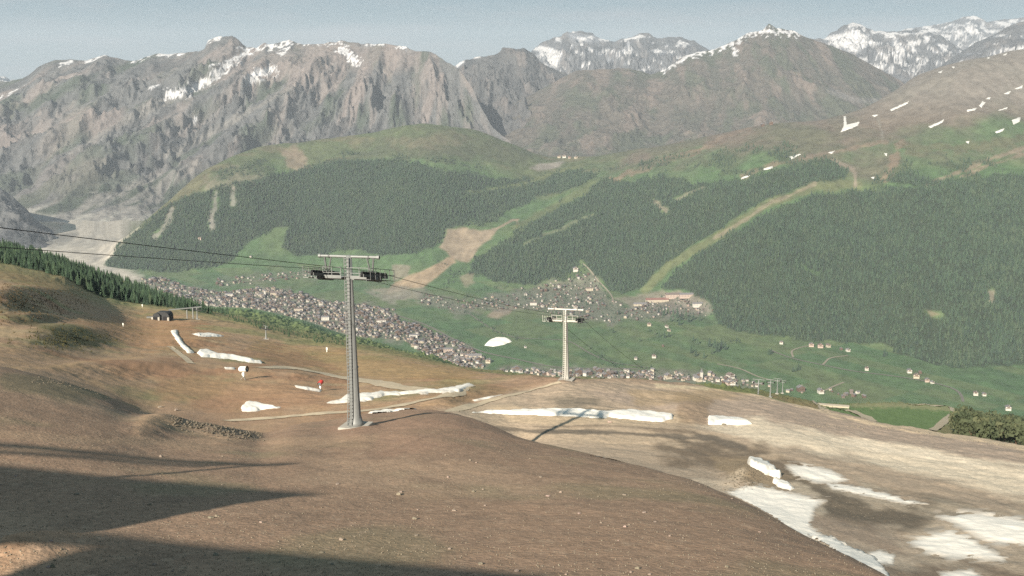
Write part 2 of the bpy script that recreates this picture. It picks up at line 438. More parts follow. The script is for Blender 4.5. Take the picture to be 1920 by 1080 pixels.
# ski run on the right: wet ground, dark lines, painted pylon shadow
RUN = [(800,780),(900,752),(1060,712),(1200,712),(1330,724),(1530,758),(1920,832),(2300,880),(2300,1400),(1500,1100),(1300,915),(1000,840)]
paint(RUN, (.275,.225,.175), 10, 3.4, 7.05, .85)
paint([(1080,735),(1330,735),(1530,765),(1920,842),(1920,880),(1640,835),(1420,800),(1320,800),(1200,760)], (.27,.215,.175), 10, 3.6, 7, .9, rough=.6)
paint([(1300,800),(1420,785),(1560,812),(1760,845),(1930,875),(2300,930),(2300,1000),(1930,935),(1760,895),(1560,850),(1420,832)], (.47,.405,.32), 9, 3.6, 6.8, .95, rough=.8)
stroke([(1560,822),(1760,858),(1930,893)], 5, (.58,.50,.40), 3.6, 7, .7, rough=1.6)
stroke([(1330,728),(1430,742),(1530,768),(1640,795),(1780,815),(1930,840)], 4, (.47,.37,.26), 5, 7.05, .8, rough=1)
paint([(890,762),(1060,764),(1290,778),(1300,800),(1100,796),(960,790)], (.36,.285,.20), 8, 3.6, 6, .7)
paint([(850,800),(1100,795),(1330,812),(1480,850),(1480,870),(1300,850),(1050,828)], (.37,.29,.21), 8, 3.6, 5.4, .6, rough=1)
paint([(1200,826),(1300,824),(1400,835),(1540,880),(1400,905),(1345,892),(1270,862)], (.12,.095,.072), 16, 3.6, 5.4, .95, warp=1.3, rough=1.6)
paint([(1330,860),(1420,855),(1470,890),(1560,915),(1480,925),(1360,905)], (.20,.155,.105), 7, 3.6, 5.4, .8, rough=1)
paint([(1460,900),(1600,910),(1760,940),(1940,965),(1940,985),(1760,975),(1700,1010),(1620,1000),(1550,975)], (.085,.072,.056), 16, 3.4, 5.4, .9, rough=1.3)
paint([(1600,1020),(1930,1030),(2300,1100),(2300,1400),(1700,1110)], (.135,.105,.08), 14, 3.2, 5, .85, rough=1.2)
paint([(1480,960),(1700,1000),(1720,1040),(1620,1070),(1540,1000)], (.19,.15,.12), 12, 3.2, 5, .7, rough=1.2)
paint([(1030,745),(1110,746),(1130,764),(1040,766)], (.12,.105,.085), 6, 4.5, 6.9, .8, rough=1)  # cast shadow of the pylon head, painted dark into the ground colour
stroke([(930,806),(1060,808),(1180,813),(1330,822),(1400,838)], 4, (.10,.085,.07), 3.6, 5.5, .85, rough=.8)  # this stroke and the next: thin dark lines across the run
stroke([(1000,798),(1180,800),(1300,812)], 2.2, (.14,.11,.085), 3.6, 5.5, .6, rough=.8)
paint([(1265,740),(1330,745),(1335,800),(1275,800)], (.20,.145,.10), 7, 4.4, 7, .7, rough=1)
paint([(822,752),(930,727),(948,736),(850,762)], (.17,.12,.075), 5, 4.3, 7, .85)
paint([(1180,735),(1330,728),(1400,738),(1300,760),(1200,755)], (.26,.195,.12), 8, 5, 7.1, .6, rough=1)
stroke([(1230,722),(1330,728)], 4, (.40,.34,.24), 5, 7.1, .7)
SL = (.40,.345,.275)
paint([(1530,905),(1620,912),(1720,946),(1640,940),(1560,925)], SL, 10, 3.4, 5.4, .45, warp=.6, rough=2.2)
paint([(1480,915),(1560,935),(1545,965),(1500,945)], SL, 9, 3.4, 5.4, .6, warp=.6, rough=2.2)
paint([(1640,1005),(1740,990),(1800,1050),(1690,1050)], SL, 14, 3.2, 5, .35, warp=.6, rough=2.2)
paint([(1730,955),(1940,950),(2100,1000),(2100,1090),(1780,1068)], SL, 14, 3.2, 5, .35, warp=.6, rough=2.2)
paint([(1520,1000),(1620,1015),(1700,1065),(1640,1060)], SL, 12, 3.2, 5, .3, warp=.6, rough=2.2)
paint([(1290,895),(1380,905),(1400,935),(1340,915)], SL, 8, 3.4, 5, .5, warp=.5, rough=2)
# green and brown ground beyond the run's edge, the spur and its paths
paint([(1310,712),(1420,715),(1540,757),(1530,775),(1420,757),(1330,735)], (.13,.15,.06), 7, 6.05, 8.3, .9, rough=.8, warp=.3)
paint([(1420,735),(1530,755),(1560,775),(1480,768)], (.22,.165,.09), 6, 6.8, 8.3, .8, rough=1, warp=.3)
paint([(1540,757),(1780,757),(1800,775),(1740,815),(1640,800),(1560,775)], (.10,.155,.06), 7, 7, 9, .95, warp=.3)
stroke([(1600,760),(1700,760),(1790,768)], 4, (.27,.24,.14), 7, 9, .6)
# left: dark hollows, track scars, green patches, light and shade painted on the mounds
paint([(30,560),(110,600),(100,615),(10,580)], (.12,.10,.055), 6, 5, 7.5, .8, rough=1)
stroke([(20,595),(60,612),(110,638)], 7, (.11,.085,.05), 5, 7.3, .8, rough=1)
paint([(60,625),(140,612),(195,640),(190,655),(110,652)], (.10,.095,.045), 7, 4.8, 7, .8, rough=1.2)
stroke([(0,690),(110,692),(270,672)], 3, (.32,.22,.13), 4, 7, .6, rough=1)
paint([(0,695),(120,720),(230,745),(170,755),(0,735)], (.15,.125,.08), 8, 2.4, 3.3, .8, rough=1)
paint([(130,600),(330,590),(420,640),(330,660),(180,640)], (.26,.155,.085), 15, 4.6, 7, .7, rough=1)
paint([(300,700),(560,712),(640,760),(400,775),(280,740)], (.225,.135,.085), 14, 3.8, 6, .7, rough=1)
paint([(470,640),(700,665),(900,700),(860,720),(640,705),(480,672)], (.235,.165,.085), 10, 4.6, 7, .7, rough=1)
paint([(430,655),(560,660),(640,690),(520,690)], (.20,.115,.075), 9, 4.6, 7, .6, rough=1)
paint([(0,500),(120,525),(190,560),(60,560)], (.17,.125,.065), 10, 5.5, 7.3, .6, rough=1)
paint([(270,775),(310,772),(350,790),(330,812),(260,812)], (.30,.205,.135), 10, 2.2, 3.2, .8, rough=1)
paint([(305,775),(350,790),(420,800),(490,816),(420,822),(345,812)], (.115,.10,.078), 6, 2.2, 3.3, .85, rough=1.2)  # rubble side of the mound, its shade painted into the colour too
paint([(0,1020),(120,1000),(180,1020),(60,1050),(0,1075)], (.27,.17,.11), 14, .8, 2.4, .9, rough=1)  # sunlit patch on the mound, its light painted into the soil colour
paint([(600,800),(690,795),(820,770),(980,815),(700,860)], (.225,.145,.105), 16, 1.6, 3.3, .6, rough=1)
stroke([(0,818),(300,832),(700,824)], 6, (.27,.19,.13), 1.8, 3.2, .6, rough=1.2)
stroke([(0,842),(250,838),(600,842)], 3, (.27,.19,.13), 1.8, 3.2, .5, rough=1.5)
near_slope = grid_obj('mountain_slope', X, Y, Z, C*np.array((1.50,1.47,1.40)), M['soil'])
tag(near_slope, 'bare brown mountain slope falling away below the camera')
terr = MB(); terr.box((0, -60, -10.2), (400, 123, 2.0))
tag(terr.build('station_terrace', M['earth']), 'flat earth terrace the camera stands above', kind='structure')

# ---- valley floor and the forested hills across it
footp = np.array([(-300,472),(0,466),(100,470),(190,498),(330,512),(450,514),(560,510),(700,522),(800,546),(900,545),(1000,545),(1100,545),
                  (1200,560),(1300,582),(1350,612),(1460,640),(1600,652),(1700,668),(1800,694),(1920,690),(2250,690)], float)
fa, ft = ray(footp[:, 0], footp[:, 1]); fY = -890.0/ft
K11 = Line(fa*fY, fY, np.full_like(fY, -890.0))
def slope_line(pts):
    P = np.asarray(pts, float); a, t = ray(P[:, 0], P[:, 1])
    Yf = np.interp(P[:, 0], footp[:, 0], fY); s = P[:, 2]
    Yy = (890.0 + s*Yf)/(s - t)
    return Line(a*Yy, Yy, t*Yy)
def with_flat(pts, flat):
    """left end of a line lies on the flat lake bed (pixel positions on the floor)"""
    P = np.asarray(flat, float); a, t = ray(P[:, 0], P[:, 1]); Yy = -890.0/t
    l = slope_line(pts); f = Line(a*Yy, Yy, np.full_like(Yy, -890.0))
    o = Line.__new__(Line); aa = np.concatenate([f.a, l.a]); q = np.argsort(aa)
    o.a = aa[q]; o.Y = np.concatenate([f.Y, l.Y])[q]; o.Z = np.concatenate([f.Z, l.Z])[q]
    return o
K12 = with_flat([(230,484,.3),(330,465,.35),(450,458,.25),(560,440,.25),(700,460,.25),(800,480,.2),(870,472,.17),(940,470,.22),(1000,470,.30),
                 (1100,470,.33),(1200,480,.33),(1330,490,.35),(1460,510,.38),(1600,530,.38),(1700,545,.38),(1800,560,.38),(1920,560,.38),(2250,560,.38)],
                [(-300,455),(0,452),(100,452),(180,488)])
K13 = with_flat([(230,468,.3),(330,412,.38),(450,370,.36),(560,340,.34),(700,340,.32),(800,345,.29),(900,372,.23),(960,392,.20),(1040,392,.24),
                 (1100,372,.29),(1200,370,.31),(1330,370,.33),(1460,362,.35),(1600,370,.37),(1700,370,.38),(1800,370,.38),(1920,360,.38),(2250,350,.38)],
                [(-300,440),(0,440),(100,438),(180,480)])
K13b = with_flat([(230,460,.3),(330,385,.38),(450,310,.36),(560,290,.34),(700,280,.31),(800,272,.29),(900,292,.25),(1000,322,.21),(1040,318,.205),
                  (1100,312,.23),(1200,300,.27),(1330,285,.30),(1460,270,.32),(1600,260,.335),(1700,240,.345),(1800,230,.35),(1920,220,.35),(2250,200,.35)],
                 [(-300,430),(0,430),(100,426),(180,474)])
K14 = with_flat([(230,452,.3),(330,362,.37),(400,311,.36),(500,272,.34),(640,256,.31),(800,236,.28),(900,249,.25),(950,266,.23),(1040,294,.19),
                 (1100,293,.215),(1200,278,.25),(1280,265,.265),(1430,236,.28),(1560,217,.30),(1620,201,.31),(1680,166,.31),(1720,141,.31),(1800,116,.32),
                 (1920,91,.32),(2250,40,.32)], [(-300,420),(0,420),(100,414),(180,466)])
g = np.linspace(-.62, .62, 60)
def behind(line, dY, dz):
    Yy, Zz = line.at(g); Yn = Yy + dY; o = Line.__new__(Line); o.a = g; o.Y = Yn; o.Z = np.maximum(Zz - dz, -890.0); return o
K15 = behind(K14, 700, 230)
K16 = Line([-12000, 0, 12000], [13000]*3, [-890]*3)
inner = np.linspace(-0.47, 0.47, 780)
side = 0.47 + np.cumsum(np.linspace(0.002, 0.02, 16))
cols2 = np.concatenate([-side[::-1], inner, side])
X, Y, Z, K = loft([K10,K11,K12,K13,K13b,K14,K15,K16], cols2, [64,72,78,54,52,8,4])
steep = np.interp(K, [0,.9,1.2,2,3,4,5,6,7], [0,0,.25,1,1,.9,.5,.5,0])*np.clip((Z + 885)/150, 0, 1)
S = X + 0.25*Y
Z = Z + steep*(26*fbm(S/900.0, Y/2600.0, 4, 70) + 13*fbm(X/260.0, Y/420.0, 4, 71))
Z = Z + np.interp(K, [0,.2,.9,1.1], [0,2.5,2.5,0])*fbm(X/500.0, Y/500.0, 2, 72)
PX, PY = project(X, Y, Z)
PXv, PYv, Kv, Xv, Yv, Zv = PX, PY, K, X, Y, Z
WX = 9*fbm(X/160.0, Y/260.0, 3, 81); WY = 7*fbm(X/160.0+30, Y/260.0, 3, 82)
n1 = fbm(X/420.0, Y/700.0, 4, 83); n2 = fbm(X/110.0, Y/240.0, 4, 84)
NZ = fbm(X/55.0, Y/95.0, 4, 90)
C = np.zeros(X.shape + (3,)); C[...] = (.088, .160, .062)
C = lerp(C, (.125, .175, .070), sstep(-.1, .6, n1)*.8)
C = lerp(C, (.075, .13, .055), sstep(.1, .7, n2)*.5)
# fields: long parcels across the flat floor
fld = _hash(np.floor((X*.8 + Y*.6)/70.0 + 500), np.floor((Y*.8 - X*.6)/240.0 + 500), 5)/65535.0
C = lerp(C, (.145, .175, .075), ((fld > .66) & (K < 1.3))*.45)
C = lerp(C, (.07, .145, .06), ((fld < .25) & (K < 1.3))*.45)
alp = sstep(3.2, 4.2, K + .5*n1)                         # above the trees
right = sstep(1080, 1230, PX)
C = lerp(C, (.105, .125, .058), alp*.8)
C = lerp(C, (.178, .142, .104), alp*right*sstep(-.25, .35, fbm(X/300.0, Y/500.0, 4, 85) + .9*sstep(300, 200, PY) - .25))
C = lerp(C, (.118, .120, .070), alp*right*sstep(.15, .5, fbm(X/220.0+70, Y/420.0, 4, 86))*.85)
C = lerp(C, (.17, .15, .085), alp*(1-right)*sstep(.0, .6, fbm(X/260.0+20, Y/200.0, 4, 87))*.7)
def paint(poly, col, feather, k0=0, k1=7, w=1.0, warp=1.0, rough=0.0, seed=90):
    global C
    d = bsdf(PX + WX*warp, PY + WY*warp, poly, feather*4 + 4)
    m = sstep(-feather, feather, d + rough*feather*NZ)*((K >= k0) & (K <= k1))
    C = lerp(C, col, m*w)
def stroke(pts, width, col, k0=0, k1=7, w=1.0, warp=.4, rough=.5, seed=95):
    global C
    d = width - bdl(PX + WX*warp, PY + WY*warp, pts, width*4 + 4)
    m = sstep(-width*.5, width*.5, d + rough*width*NZ)*((K >= k0) & (K <= k1))
    C = lerp(C, col, m*w)
LB = (.52, .475, .40)
LBD = sstep(-16, 2, sdf(PX + WX*.6, PY + WY*.5, [(-300,520),(-300,380),(260,380),(250,425),(222,452),(190,497),(262,522),(200,520),(120,500)]))
C = lerp(C, LB, LBD*((K < 6.5)))
C = lerp(C, (.36,.34,.30), LBD*sstep(.0,.5, fbm(X/120.0, Y/500.0, 3, 88))*.6)
paint([(60,440),(140,432),(140,452),(60,462)], (.15,.15,.14), 6, w=.7)
EARTH = (.36, .275, .195)
paint([(838,432),(870,428),(905,430),(935,425),(930,440),(895,468),(880,490),(850,488),(835,470),(822,462),(835,452)], EARTH, 3, w=.9, warp=.6, rough=1)
stroke([(932,428),(960,414),(974,412)], 2.5, EARTH, w=.8)
stroke([(972,412),(972,430)], 2, EARTH, w=.8)
paint([(740,528),(850,480),(856,492),(835,510),(790,540),(720,552)], (.38,.28,.18), 3, w=.95, warp=.4, rough=.6)
paint([(735,500),(770,498),(765,515),(738,520)], (.27,.235,.175), 3, w=.8, rough=1)
paint([(690,545),(740,538),(800,548),(780,562),(720,560)], (.31,.275,.21), 4, w=.8, rough=1)
paint([(695,552),(770,552),(740,572),(720,568)], (.27,.25,.20), 4, w=.7, rough=1)
paint([(865,520),(890,512),(890,530),(875,535)], (.30,.25,.17), 3, w=.7, rough=1)
paint([(1160,560),(1240,545),(1320,555),(1330,585),(1250,590),(1180,580)], (.27,.23,.18), 5, w=.75, rough=1)
paint([(912,592),(930,575),(962,575),(955,588),(930,596)], (.33,.26,.185), 3, w=.9, warp=.5)
paint([(992,316),(1010,306),(1060,303),(1050,312),(1010,320)], (.30,.27,.23), 2.5, w=.9, warp=.4)
# village ground: yards and lanes between the houses
VILL = [[(255,525),(300,518),(345,536),(420,548),(490,540),(545,545),(600,562),(700,575),(740,580),(745,600),(790,612),(870,645),(918,680),(908,692),(860,690),
         (800,670),(760,640),(690,634),(600,622),(560,612),(480,588),(400,580),(330,560)],
        [(780,545),(880,565),(960,545),(1060,520),(1110,512),(1150,560),(1180,580),(1250,552),(1330,570),(1345,590),(1290,600),(1180,602),(1150,608),(1060,592),(960,580),(870,590),(790,572)],
        [(930,690),(1060,692),(1200,694),(1330,700),(1420,716),(1420,728),(1300,716),(1060,710),(930,697)],
        [(395,525),(480,515),(570,508),(600,512),(600,525),(540,525),(470,535),(410,538)]]
for q, v in enumerate(VILL): paint(v, (.215,.195,.165), 6, w=.62 if q != 3 else .3, rough=1.2)
# scree streaks, rock and slides on the hill facing the lake
for s in ([(405,360),(402,400),(398,428)], [(440,350),(436,385)], [(455,350),(452,390),(445,395)], [(395,395),(400,425)], [(325,395),(305,430),(290,445)], [(350,380),(335,405)]):
    stroke(s, 5, (.27,.255,.215), 1.5, 6, w=.8, rough=1)
paint([(520,275),(560,272),(585,320),(560,330),(540,300)], (.30,.225,.165), 6, 3, 6, w=.7, rough=1.2)
paint([(375,335),(450,318),(520,330),(470,350),(390,355)], (.25,.21,.16), 6, 2.4, 6, w=.6, rough=1.5)
paint([(640,300),(700,262),(800,245),(920,262),(1000,290),(1000,310),(900,300),(760,302)], (.092,.108,.058), 10, 3, 6, w=.85, rough=1)
paint([(720,270),(830,250),(880,262),(800,280)], (.165,.145,.09), 8, 3, 6, w=.6, rough=1.2)
# ski runs and paths in and above the woods
stroke([(1205,545),(1255,495),(1340,450),(1400,405),(1440,382),(1530,350),(1610,345)], 8, (.155,.175,.075), 1, 6, w=.9)
stroke([(1340,448),(1375,428),(1440,383),(1530,345)], 3, (.30,.25,.165), 1, 6, w=.7, rough=1)
stroke([(985,458),(1060,425),(1110,402)], 3, (.19,.21,.12), 1, 6, w=.8)
stroke([(970,428),(1030,395),(1100,355)], 8, (.125,.155,.065), 1, 6, w=.9)
stroke([(880,362),(980,345),(1090,310)], 4, (.14,.165,.07), 1, 6, w=.8)
stroke([(1560,300),(1595,312),(1606,325),(1605,348)], 3, (.34,.28,.205), 2, 6, w=.85)
stroke([(1130,345),(1200,318),(1290,290),(1400,240)], 5, (.25,.175,.12), 2.5, 6, w=.75, rough=1)
stroke([(1390,332),(1450,308),(1530,292),(1660,265)], 4, (.26,.19,.13), 2.5, 6, w=.75, rough=1)
stroke([(1740,345),(1800,320),(1850,300),(1930,275)], 4, (.29,.225,.155), 2.5, 6, w=.8, rough=1)
stroke([(1800,330),(1870,305),(1930,285)], 3, (.27,.21,.14), 2.5, 6, w=.8, rough=1)
stroke([(1660,335),(1690,270)], 7, (.27,.18,.125), 2.5, 6, w=.7, rough=1)
stroke([(1648,222),(1650,240),(1655,258)], 2, (.30,.30,.25), 3, 6, w=.7)
stroke([(1700,280),(1790,280),(1930,260)], 9, (.14,.125,.065), 2.5, 6, w=.6, rough=1.3)
stroke([(1230,380),(1245,395)], 5, (.30,.25,.19), 2, 5, w=.7)
stroke([(1265,375),(1320,352),(1340,358)], 3, (.27,.25,.17), 2, 5, w=.7, rough=1)
paint([(1735,582),(1765,590),(1745,595)], (.29,.24,.15), 3, 1, 3, w=.8)
paint([(1850,545),(1870,540),(1868,565),(1855,570)], (.27,.23,.17), 4, 1, 3, w=.8, rough=1)

# woods: where the trees stand
FOREST = [
 [(195,502),(225,456),(262,424),(320,378),(390,352),(470,334),(560,322),(640,298),(720,300),(780,304),(850,322),(930,334),(1000,332),(1092,318),(1122,326),
  (1100,345),(1010,372),(960,392),(905,420),(868,425),(835,432),(825,455),(790,468),(740,478),(690,476),(640,470),(600,482),(560,478),(530,462),(540,425),(515,422),(480,440),(445,480),(400,504),(330,510),(262,510)],
 [(885,512),(890,486),(950,448),(1012,402),(1095,362),(1132,335),(1190,338),(1240,325),(1310,345),(1400,336),(1460,314),(1550,300),(1594,318),(1592,342),(1520,352),(1440,376),(1378,418),(1318,450),
  (1256,486),(1216,528),(1185,545),(1150,548),(1110,508),(1080,498),(1050,524),(1000,532),(930,532)],
 [(1238,540),(1262,512),(1310,480),(1384,432),(1452,392),(1545,362),(1622,354),(1720,348),(1820,332),(1930,322),(2250,300),(2250,700),(1930,682),(1860,690),(1790,692),(1730,682),(1690,664),(1650,648),
  (1560,642),(1480,636),(1385,626),(1345,606),(1326,566),(1285,545)],
 [(1640,345),(1700,320),(1790,345)],
]
fm = np.full(X.shape, -1e9)
for f in FOREST: fm = np.maximum(fm, bsdf(PX + WX*.7, PY + WY*.7, f, 20))
for s, w in (([(1205,545),(1255,495),(1340,450),(1400,405),(1440,382),(1530,350),(1610,345)], 8), ([(985,458),(1060,425),(1110,402)], 3.2),
             ([(970,428),(1030,395),(1100,355)], 7), ([(880,362),(980,345),(1090,310)], 3.5), ([(405,360),(402,400),(398,428)], 5),
             ([(440,350),(436,385)], 4), ([(325,395),(305,430),(290,445)], 4), ([(1088,490),(1125,530),(1150,560)], 3),
             ([(1230,380),(1245,395)], 5), ([(1265,375),(1320,352)], 3), ([(1735,585),(1765,592)], 4), ([(1860,545),(1858,565)], 6), ([(1510,500),(1535,512)], 3)):
    fm = np.minimum(fm, bdl(PX + WX*.4, PY + WY*.4, s, 30) - w)
fm = np.where((K > 1.0) & (K < 4.6), fm, -1e9)
wood = sstep(-3, 5, fm + 4*fbm(X/70.0, Y/110.0, 3, 99))
# thin stands above the tree line
thin = [[(1120,318),(1300,290),(1500,262),(1560,300),(1460,312),(1400,332),(1240,322)], [(560,318),(640,288),(760,290),(960,318),(850,320)],
        [(1600,350),(1720,300),(1920,300),(1920,325),(1720,348)], [(250,430),(380,330),(520,290),(560,320),(400,352)]]
tm = np.full(X.shape, -1e9)
for f in thin: tm = np.maximum(tm, sdf(PX + WX, PY + WY, f))
tm = np.where((K > 2) & (K < 4.9), tm, -1e9)
sparse = sstep(-6, 6, tm)*sstep(-.05, .3, fbm(X/120.0, Y/200.0, 3, 101))*(wood < .5)
C = lerp(C, (.036, .056, .030), wood*.94)
C = lerp(C, (.07, .095, .045), sparse*.7)
C = lerp(C, (.172,.142,.112), alp*right*.5*(1 - wood))
hi = sstep(250, 160, PY)*right*alp
C = lerp(C, (.27,.245,.215), hi*.75)
C = C*(1 + .22*fbm(X/38.0, Y/80.0, 4, 130))[..., None]
valley = grid_obj('valley', X, Y, Z, ((C + .06*(C.mean(-1, keepdims=True) - C))*(.70 + .07*(K < 1.4))[..., None]), M['land'])
tag(valley, 'green valley floor with the hills across it')
VALN = (X, Y, Z, wood, sparse)

bpy.context.view_layer.update()
def cast(px, py, ob=None, ymin=1.0):
    """first point of the terrain on the sight line, from ymin metres ahead"""
    a, t = ray(px, py); d = Vector((float(a), 1.0, float(t)))
    hit, loc, nor, idx = (ob or near_slope).ray_cast(d*ymin, d.normalized(), distance=40000)
    return (loc, nor) if hit else (None, None)
def drop(x, y, ob=None):
    hit, loc, nor, idx = (ob or near_slope).ray_cast(Vector((x, y, 2000)), Vector((0, 0, -1)), distance=6000)
    return loc if hit else None

# ------------------------------------------------------------------ mountains behind
def mountain(name, label, ridge, Yr, Yf, zf, rows, ncols, seed, ridge_amp, base, light, dark, skew=0.0, L=700.0, pw=1.2, snow=None, green=None, zrel=None, fine=1.0, smooth_amt=1.0):
    P = np.asarray(ridge, float)
    Yrs = P[:, 2] if P.shape[1] > 2 else np.full(len(P), float(Yr))
    a, t = ray(P[:, 0], P[:, 1])
    cols = np.linspace(a.min(), a.max(), ncols)
    zr = np.interp(cols, a, t*Yrs); Yr_ = np.interp(cols, a, Yrs)
    tt = np.concatenate([np.linspace(0, 1, rows), 1 + np.linspace(0, 1, 8)[1:]])
    T = tt[:, None]*np.ones((1, ncols))
    front = T <= 1
    Yf_ = Yf if np.isscalar(Yf) else np.interp(cols, ray(np.array([q[0] for q in Yf]), 200)[0], [q[1] for q in Yf])
    Yy = np.where(front, Yf_ + (Yr_ - Yf_)*T, Yr_ + (T-1)*1800)
    Zz = np.where(front, zf + (zr - zf)*np.clip(T, 0, 1)**pw, zr - (T-1)*900*(0.4 + .6*np.clip(T-1, 0, 1)))
    Xx = cols[None, :]*Yy
    env = np.where(front, np.clip(T*3, 0, 1)*np.clip(0.05 + (1-T)*3.2, 0, 1), np.clip((T-1)*3, 0, 1))
    if not np.isscalar(skew): skew = np.interp(cols, ray(np.array([k_[0] for k_ in skew], float), 200)[0], [k_[1] for k_ in skew])[None, :]
    q = Xx + skew*(Zz - zf)
    dw = 90*fbm(Xx/420.0, Yy/420.0, 3, seed+90)
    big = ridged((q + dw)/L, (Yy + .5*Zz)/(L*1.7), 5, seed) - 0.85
    mid_ = ridged((q + dw)/(L*.30)+7, (Yy + dw)/(L*.62), 4, seed+20) - .8
    sml = ridged((q + .4*dw)/(L*.085)+3, Yy/(L*.17), 3, seed+30) - .75
    wob = fbm(Xx/260.0, Yy/260.0, 4, seed+40)
    Zz = Zz + env*ridge_amp*(.46*big + .21*mid_*fine + .15*sml*fine + .16*wob*fine)
    crest = np.exp(-((T-1)/.02)**2)
    Zz = Zz + crest*ridge_amp*.05*fbm(Xx/90.0, Yy*0, 3, seed+50)
    px, py = project(Xx, Yy, Zz)
    c = np.zeros(Xx.shape + (3,)); c[...] = base
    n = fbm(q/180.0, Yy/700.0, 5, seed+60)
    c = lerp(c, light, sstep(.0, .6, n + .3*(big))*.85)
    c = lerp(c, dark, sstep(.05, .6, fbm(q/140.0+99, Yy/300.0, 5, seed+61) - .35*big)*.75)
    return Xx, Yy, Zz, T, px, py, c, big, q
def finish(name, label, Xx, Yy, Zz, c):
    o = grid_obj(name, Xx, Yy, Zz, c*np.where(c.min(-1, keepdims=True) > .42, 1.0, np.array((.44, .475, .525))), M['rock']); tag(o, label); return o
def snow_on(c, w): return lerp(c, (.46, .46, .47), w)

# rocky range on the left, above the lake
r1 = [(-340,160,9900),(0,153,9900),(55,146,9900),(70,131,9900),(110,120,9950),(140,111,9950),(160,115,9950),(200,108,10000),(215,112,10000),(260,115,10000),(290,107,10000),(310,104,10000),(340,98,10000),
      (372,97,10000),(384,92,10000),(390,76,10000),(412,69,10000),(435,67,10000),(450,77,10000),(463,89,10000),(480,90,9950),(497,80,9950),(503,85,9950),(530,77,9900),(543,73,9900),(556,80,9900),
      (575,83,9900),(620,80,9900),(640,77,9900),(680,82,9900),(720,82,9850),(745,86,9800),(760,87,9800),(775,95,9750),(790,97,9700),(808,98,9650),(826,109,9600),(846,119,9500),(862,130,9400),(885,165,9200),
      (902,200,9000),(925,240,8800),(1000,300,8600)]
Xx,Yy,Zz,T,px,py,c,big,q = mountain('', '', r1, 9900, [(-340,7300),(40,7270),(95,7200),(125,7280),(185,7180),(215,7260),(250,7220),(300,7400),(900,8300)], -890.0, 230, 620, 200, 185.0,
    (.205,.195,.178), (.33,.275,.235), (.125,.122,.115), skew=[(-340,-1.3),(350,-1.25),(600,-.8),(760,-.2),(900,.5)], L=780.0, pw=1.12)
# spurs running down to the left from the crest
wpx = px + 10*fbm(Xx/500.0, Yy/500.0, 3, 255); wpy = py + 6*fbm(Xx/400.0, Yy/400.0, 3, 256)
for s, hgt_, wd_ in (([(540,78),(480,150),(430,190),(330,240),(240,300),(150,350)],95,44), ([(640,80),(600,130),(550,190),(480,240),(400,300),(330,350)],95,44), ([(400,100),(340,160),(260,220),(170,290),(100,340)],80,40),
                     ([(720,85),(700,150),(640,200),(590,250)],75,36), ([(300,107),(240,170),(150,240),(60,300)],75,38), ([(800,100),(812,160),(835,225)],60,30), ([(200,110),(150,170),(60,230)],65,34), ([(110,120),(60,170),(0,220)],60,34), ([(590,140),(620,190),(600,240)],40,22), ([(760,110),(750,170),(720,230)],45,24)):
    d_ = bdl(wpx, wpy, s, wd_); Zz = Zz + hgt_*np.clip(1 - d_/wd_, 0, 1)**1.2*np.clip((py - 92)/40, 0, 1)*(T <= 1)
gn = fbm(q/300.0, Yy/500.0, 4, 260)
c = lerp(c, (.115,.135,.088), sstep(.0,.6, gn + .55*sstep(220,380,py))*.75)
c = lerp(c, (.54,.49,.40), sstep(-830, -868, Zz + 38*fbm(q/130.0, Yy/260.0, 3, 268))*.9)
c = lerp(c, (.065,.085,.052), sstep(-872, -840, Zz)*sstep(.1,.5, gn + 1.0*sstep(330,420,py) - .35)*.85)
for s in ([(110,412),(190,375),(300,330)],[(170,412),(260,370),(370,330)],[(215,412),(270,385),(340,345)],[(250,405),(310,360)],[(300,300),(420,240),(560,180)],[(130,310),(200,260),(350,180)]):
    w = 7 - bdl(px + 6*gn, py, s, 40)
    c = lerp(c, (.33,.295,.25), sstep(-4, 4, w + 6*fbm(q/60.0, Yy/200.0, 3, 262))*.85)
for f, co in (([(60,300),(100,240),(140,210),(170,215),(165,260),(110,300)], (.36,.30,.25)), ([(600,75),(800,95),(800,130),(700,140),(610,115)], (.36,.285,.24)), ([(560,85),(640,78),(640,125),(580,120)], (.38,.30,.25)), ([(480,100),(560,95),(540,150),(470,170)], (.37,.30,.25))):
    c = lerp(c, co, sstep(-14, 14, sdf(px + 20*gn, py + 8*gn, f))*.7)
c = lerp(c, (.40,.315,.265), sstep(.18,.6, fbm(q/520.0+13, Yy/900.0, 4, 266))*sstep(420,250,py)*.7)
sw = np.zeros(px.shape); sp = fbm(q/45.0, Zz/30.0, 4, 270)
for s, w, k in (([(312,192),(340,183),(372,168),(402,145),(425,128)],6,.95), ([(465,170),(490,152),(515,140)],4.5,1), ([(388,75),(412,69)],4,1), ([(505,85),(530,76),(543,74)],6,1), ([(528,105),(540,80)],5,.9),
               ([(636,100),(645,90),(656,108),(668,116)],6,.95), ([(250,118),(280,112),(340,100)],5,.7), ([(115,132),(130,126)],4,.8), ([(160,115),(200,112)],4,.8), ([(400,140),(430,120),(470,95)],11,.62),
               ([(450,95),(500,90),(530,80)],8,.6), ([(0,185),(45,170)],5,.55), ([(282,178),(295,170)],2.5,1), ([(560,82),(620,82),(640,78)],6,.55), ([(680,84),(720,84)],3,.7), ([(748,88),(760,88)],4,.9), ([(365,240),(370,236)],2.5,1), ([(120,130),(135,118)],2.5,1)):
    d = w - bdl(px, py, s, w*3)
    sw = np.maximum(sw, sstep(-.25, .25, d/w*.9 + 1.5*sp - (1-k)*2.2 + .15)*(d > -w*1.2))
c = snow_on(c, sw*(T <= 1.02))
rock_range = finish('rocky_mountain', 'grey rocky mountain range above the lake on the left', Xx, Yy, Zz, c)

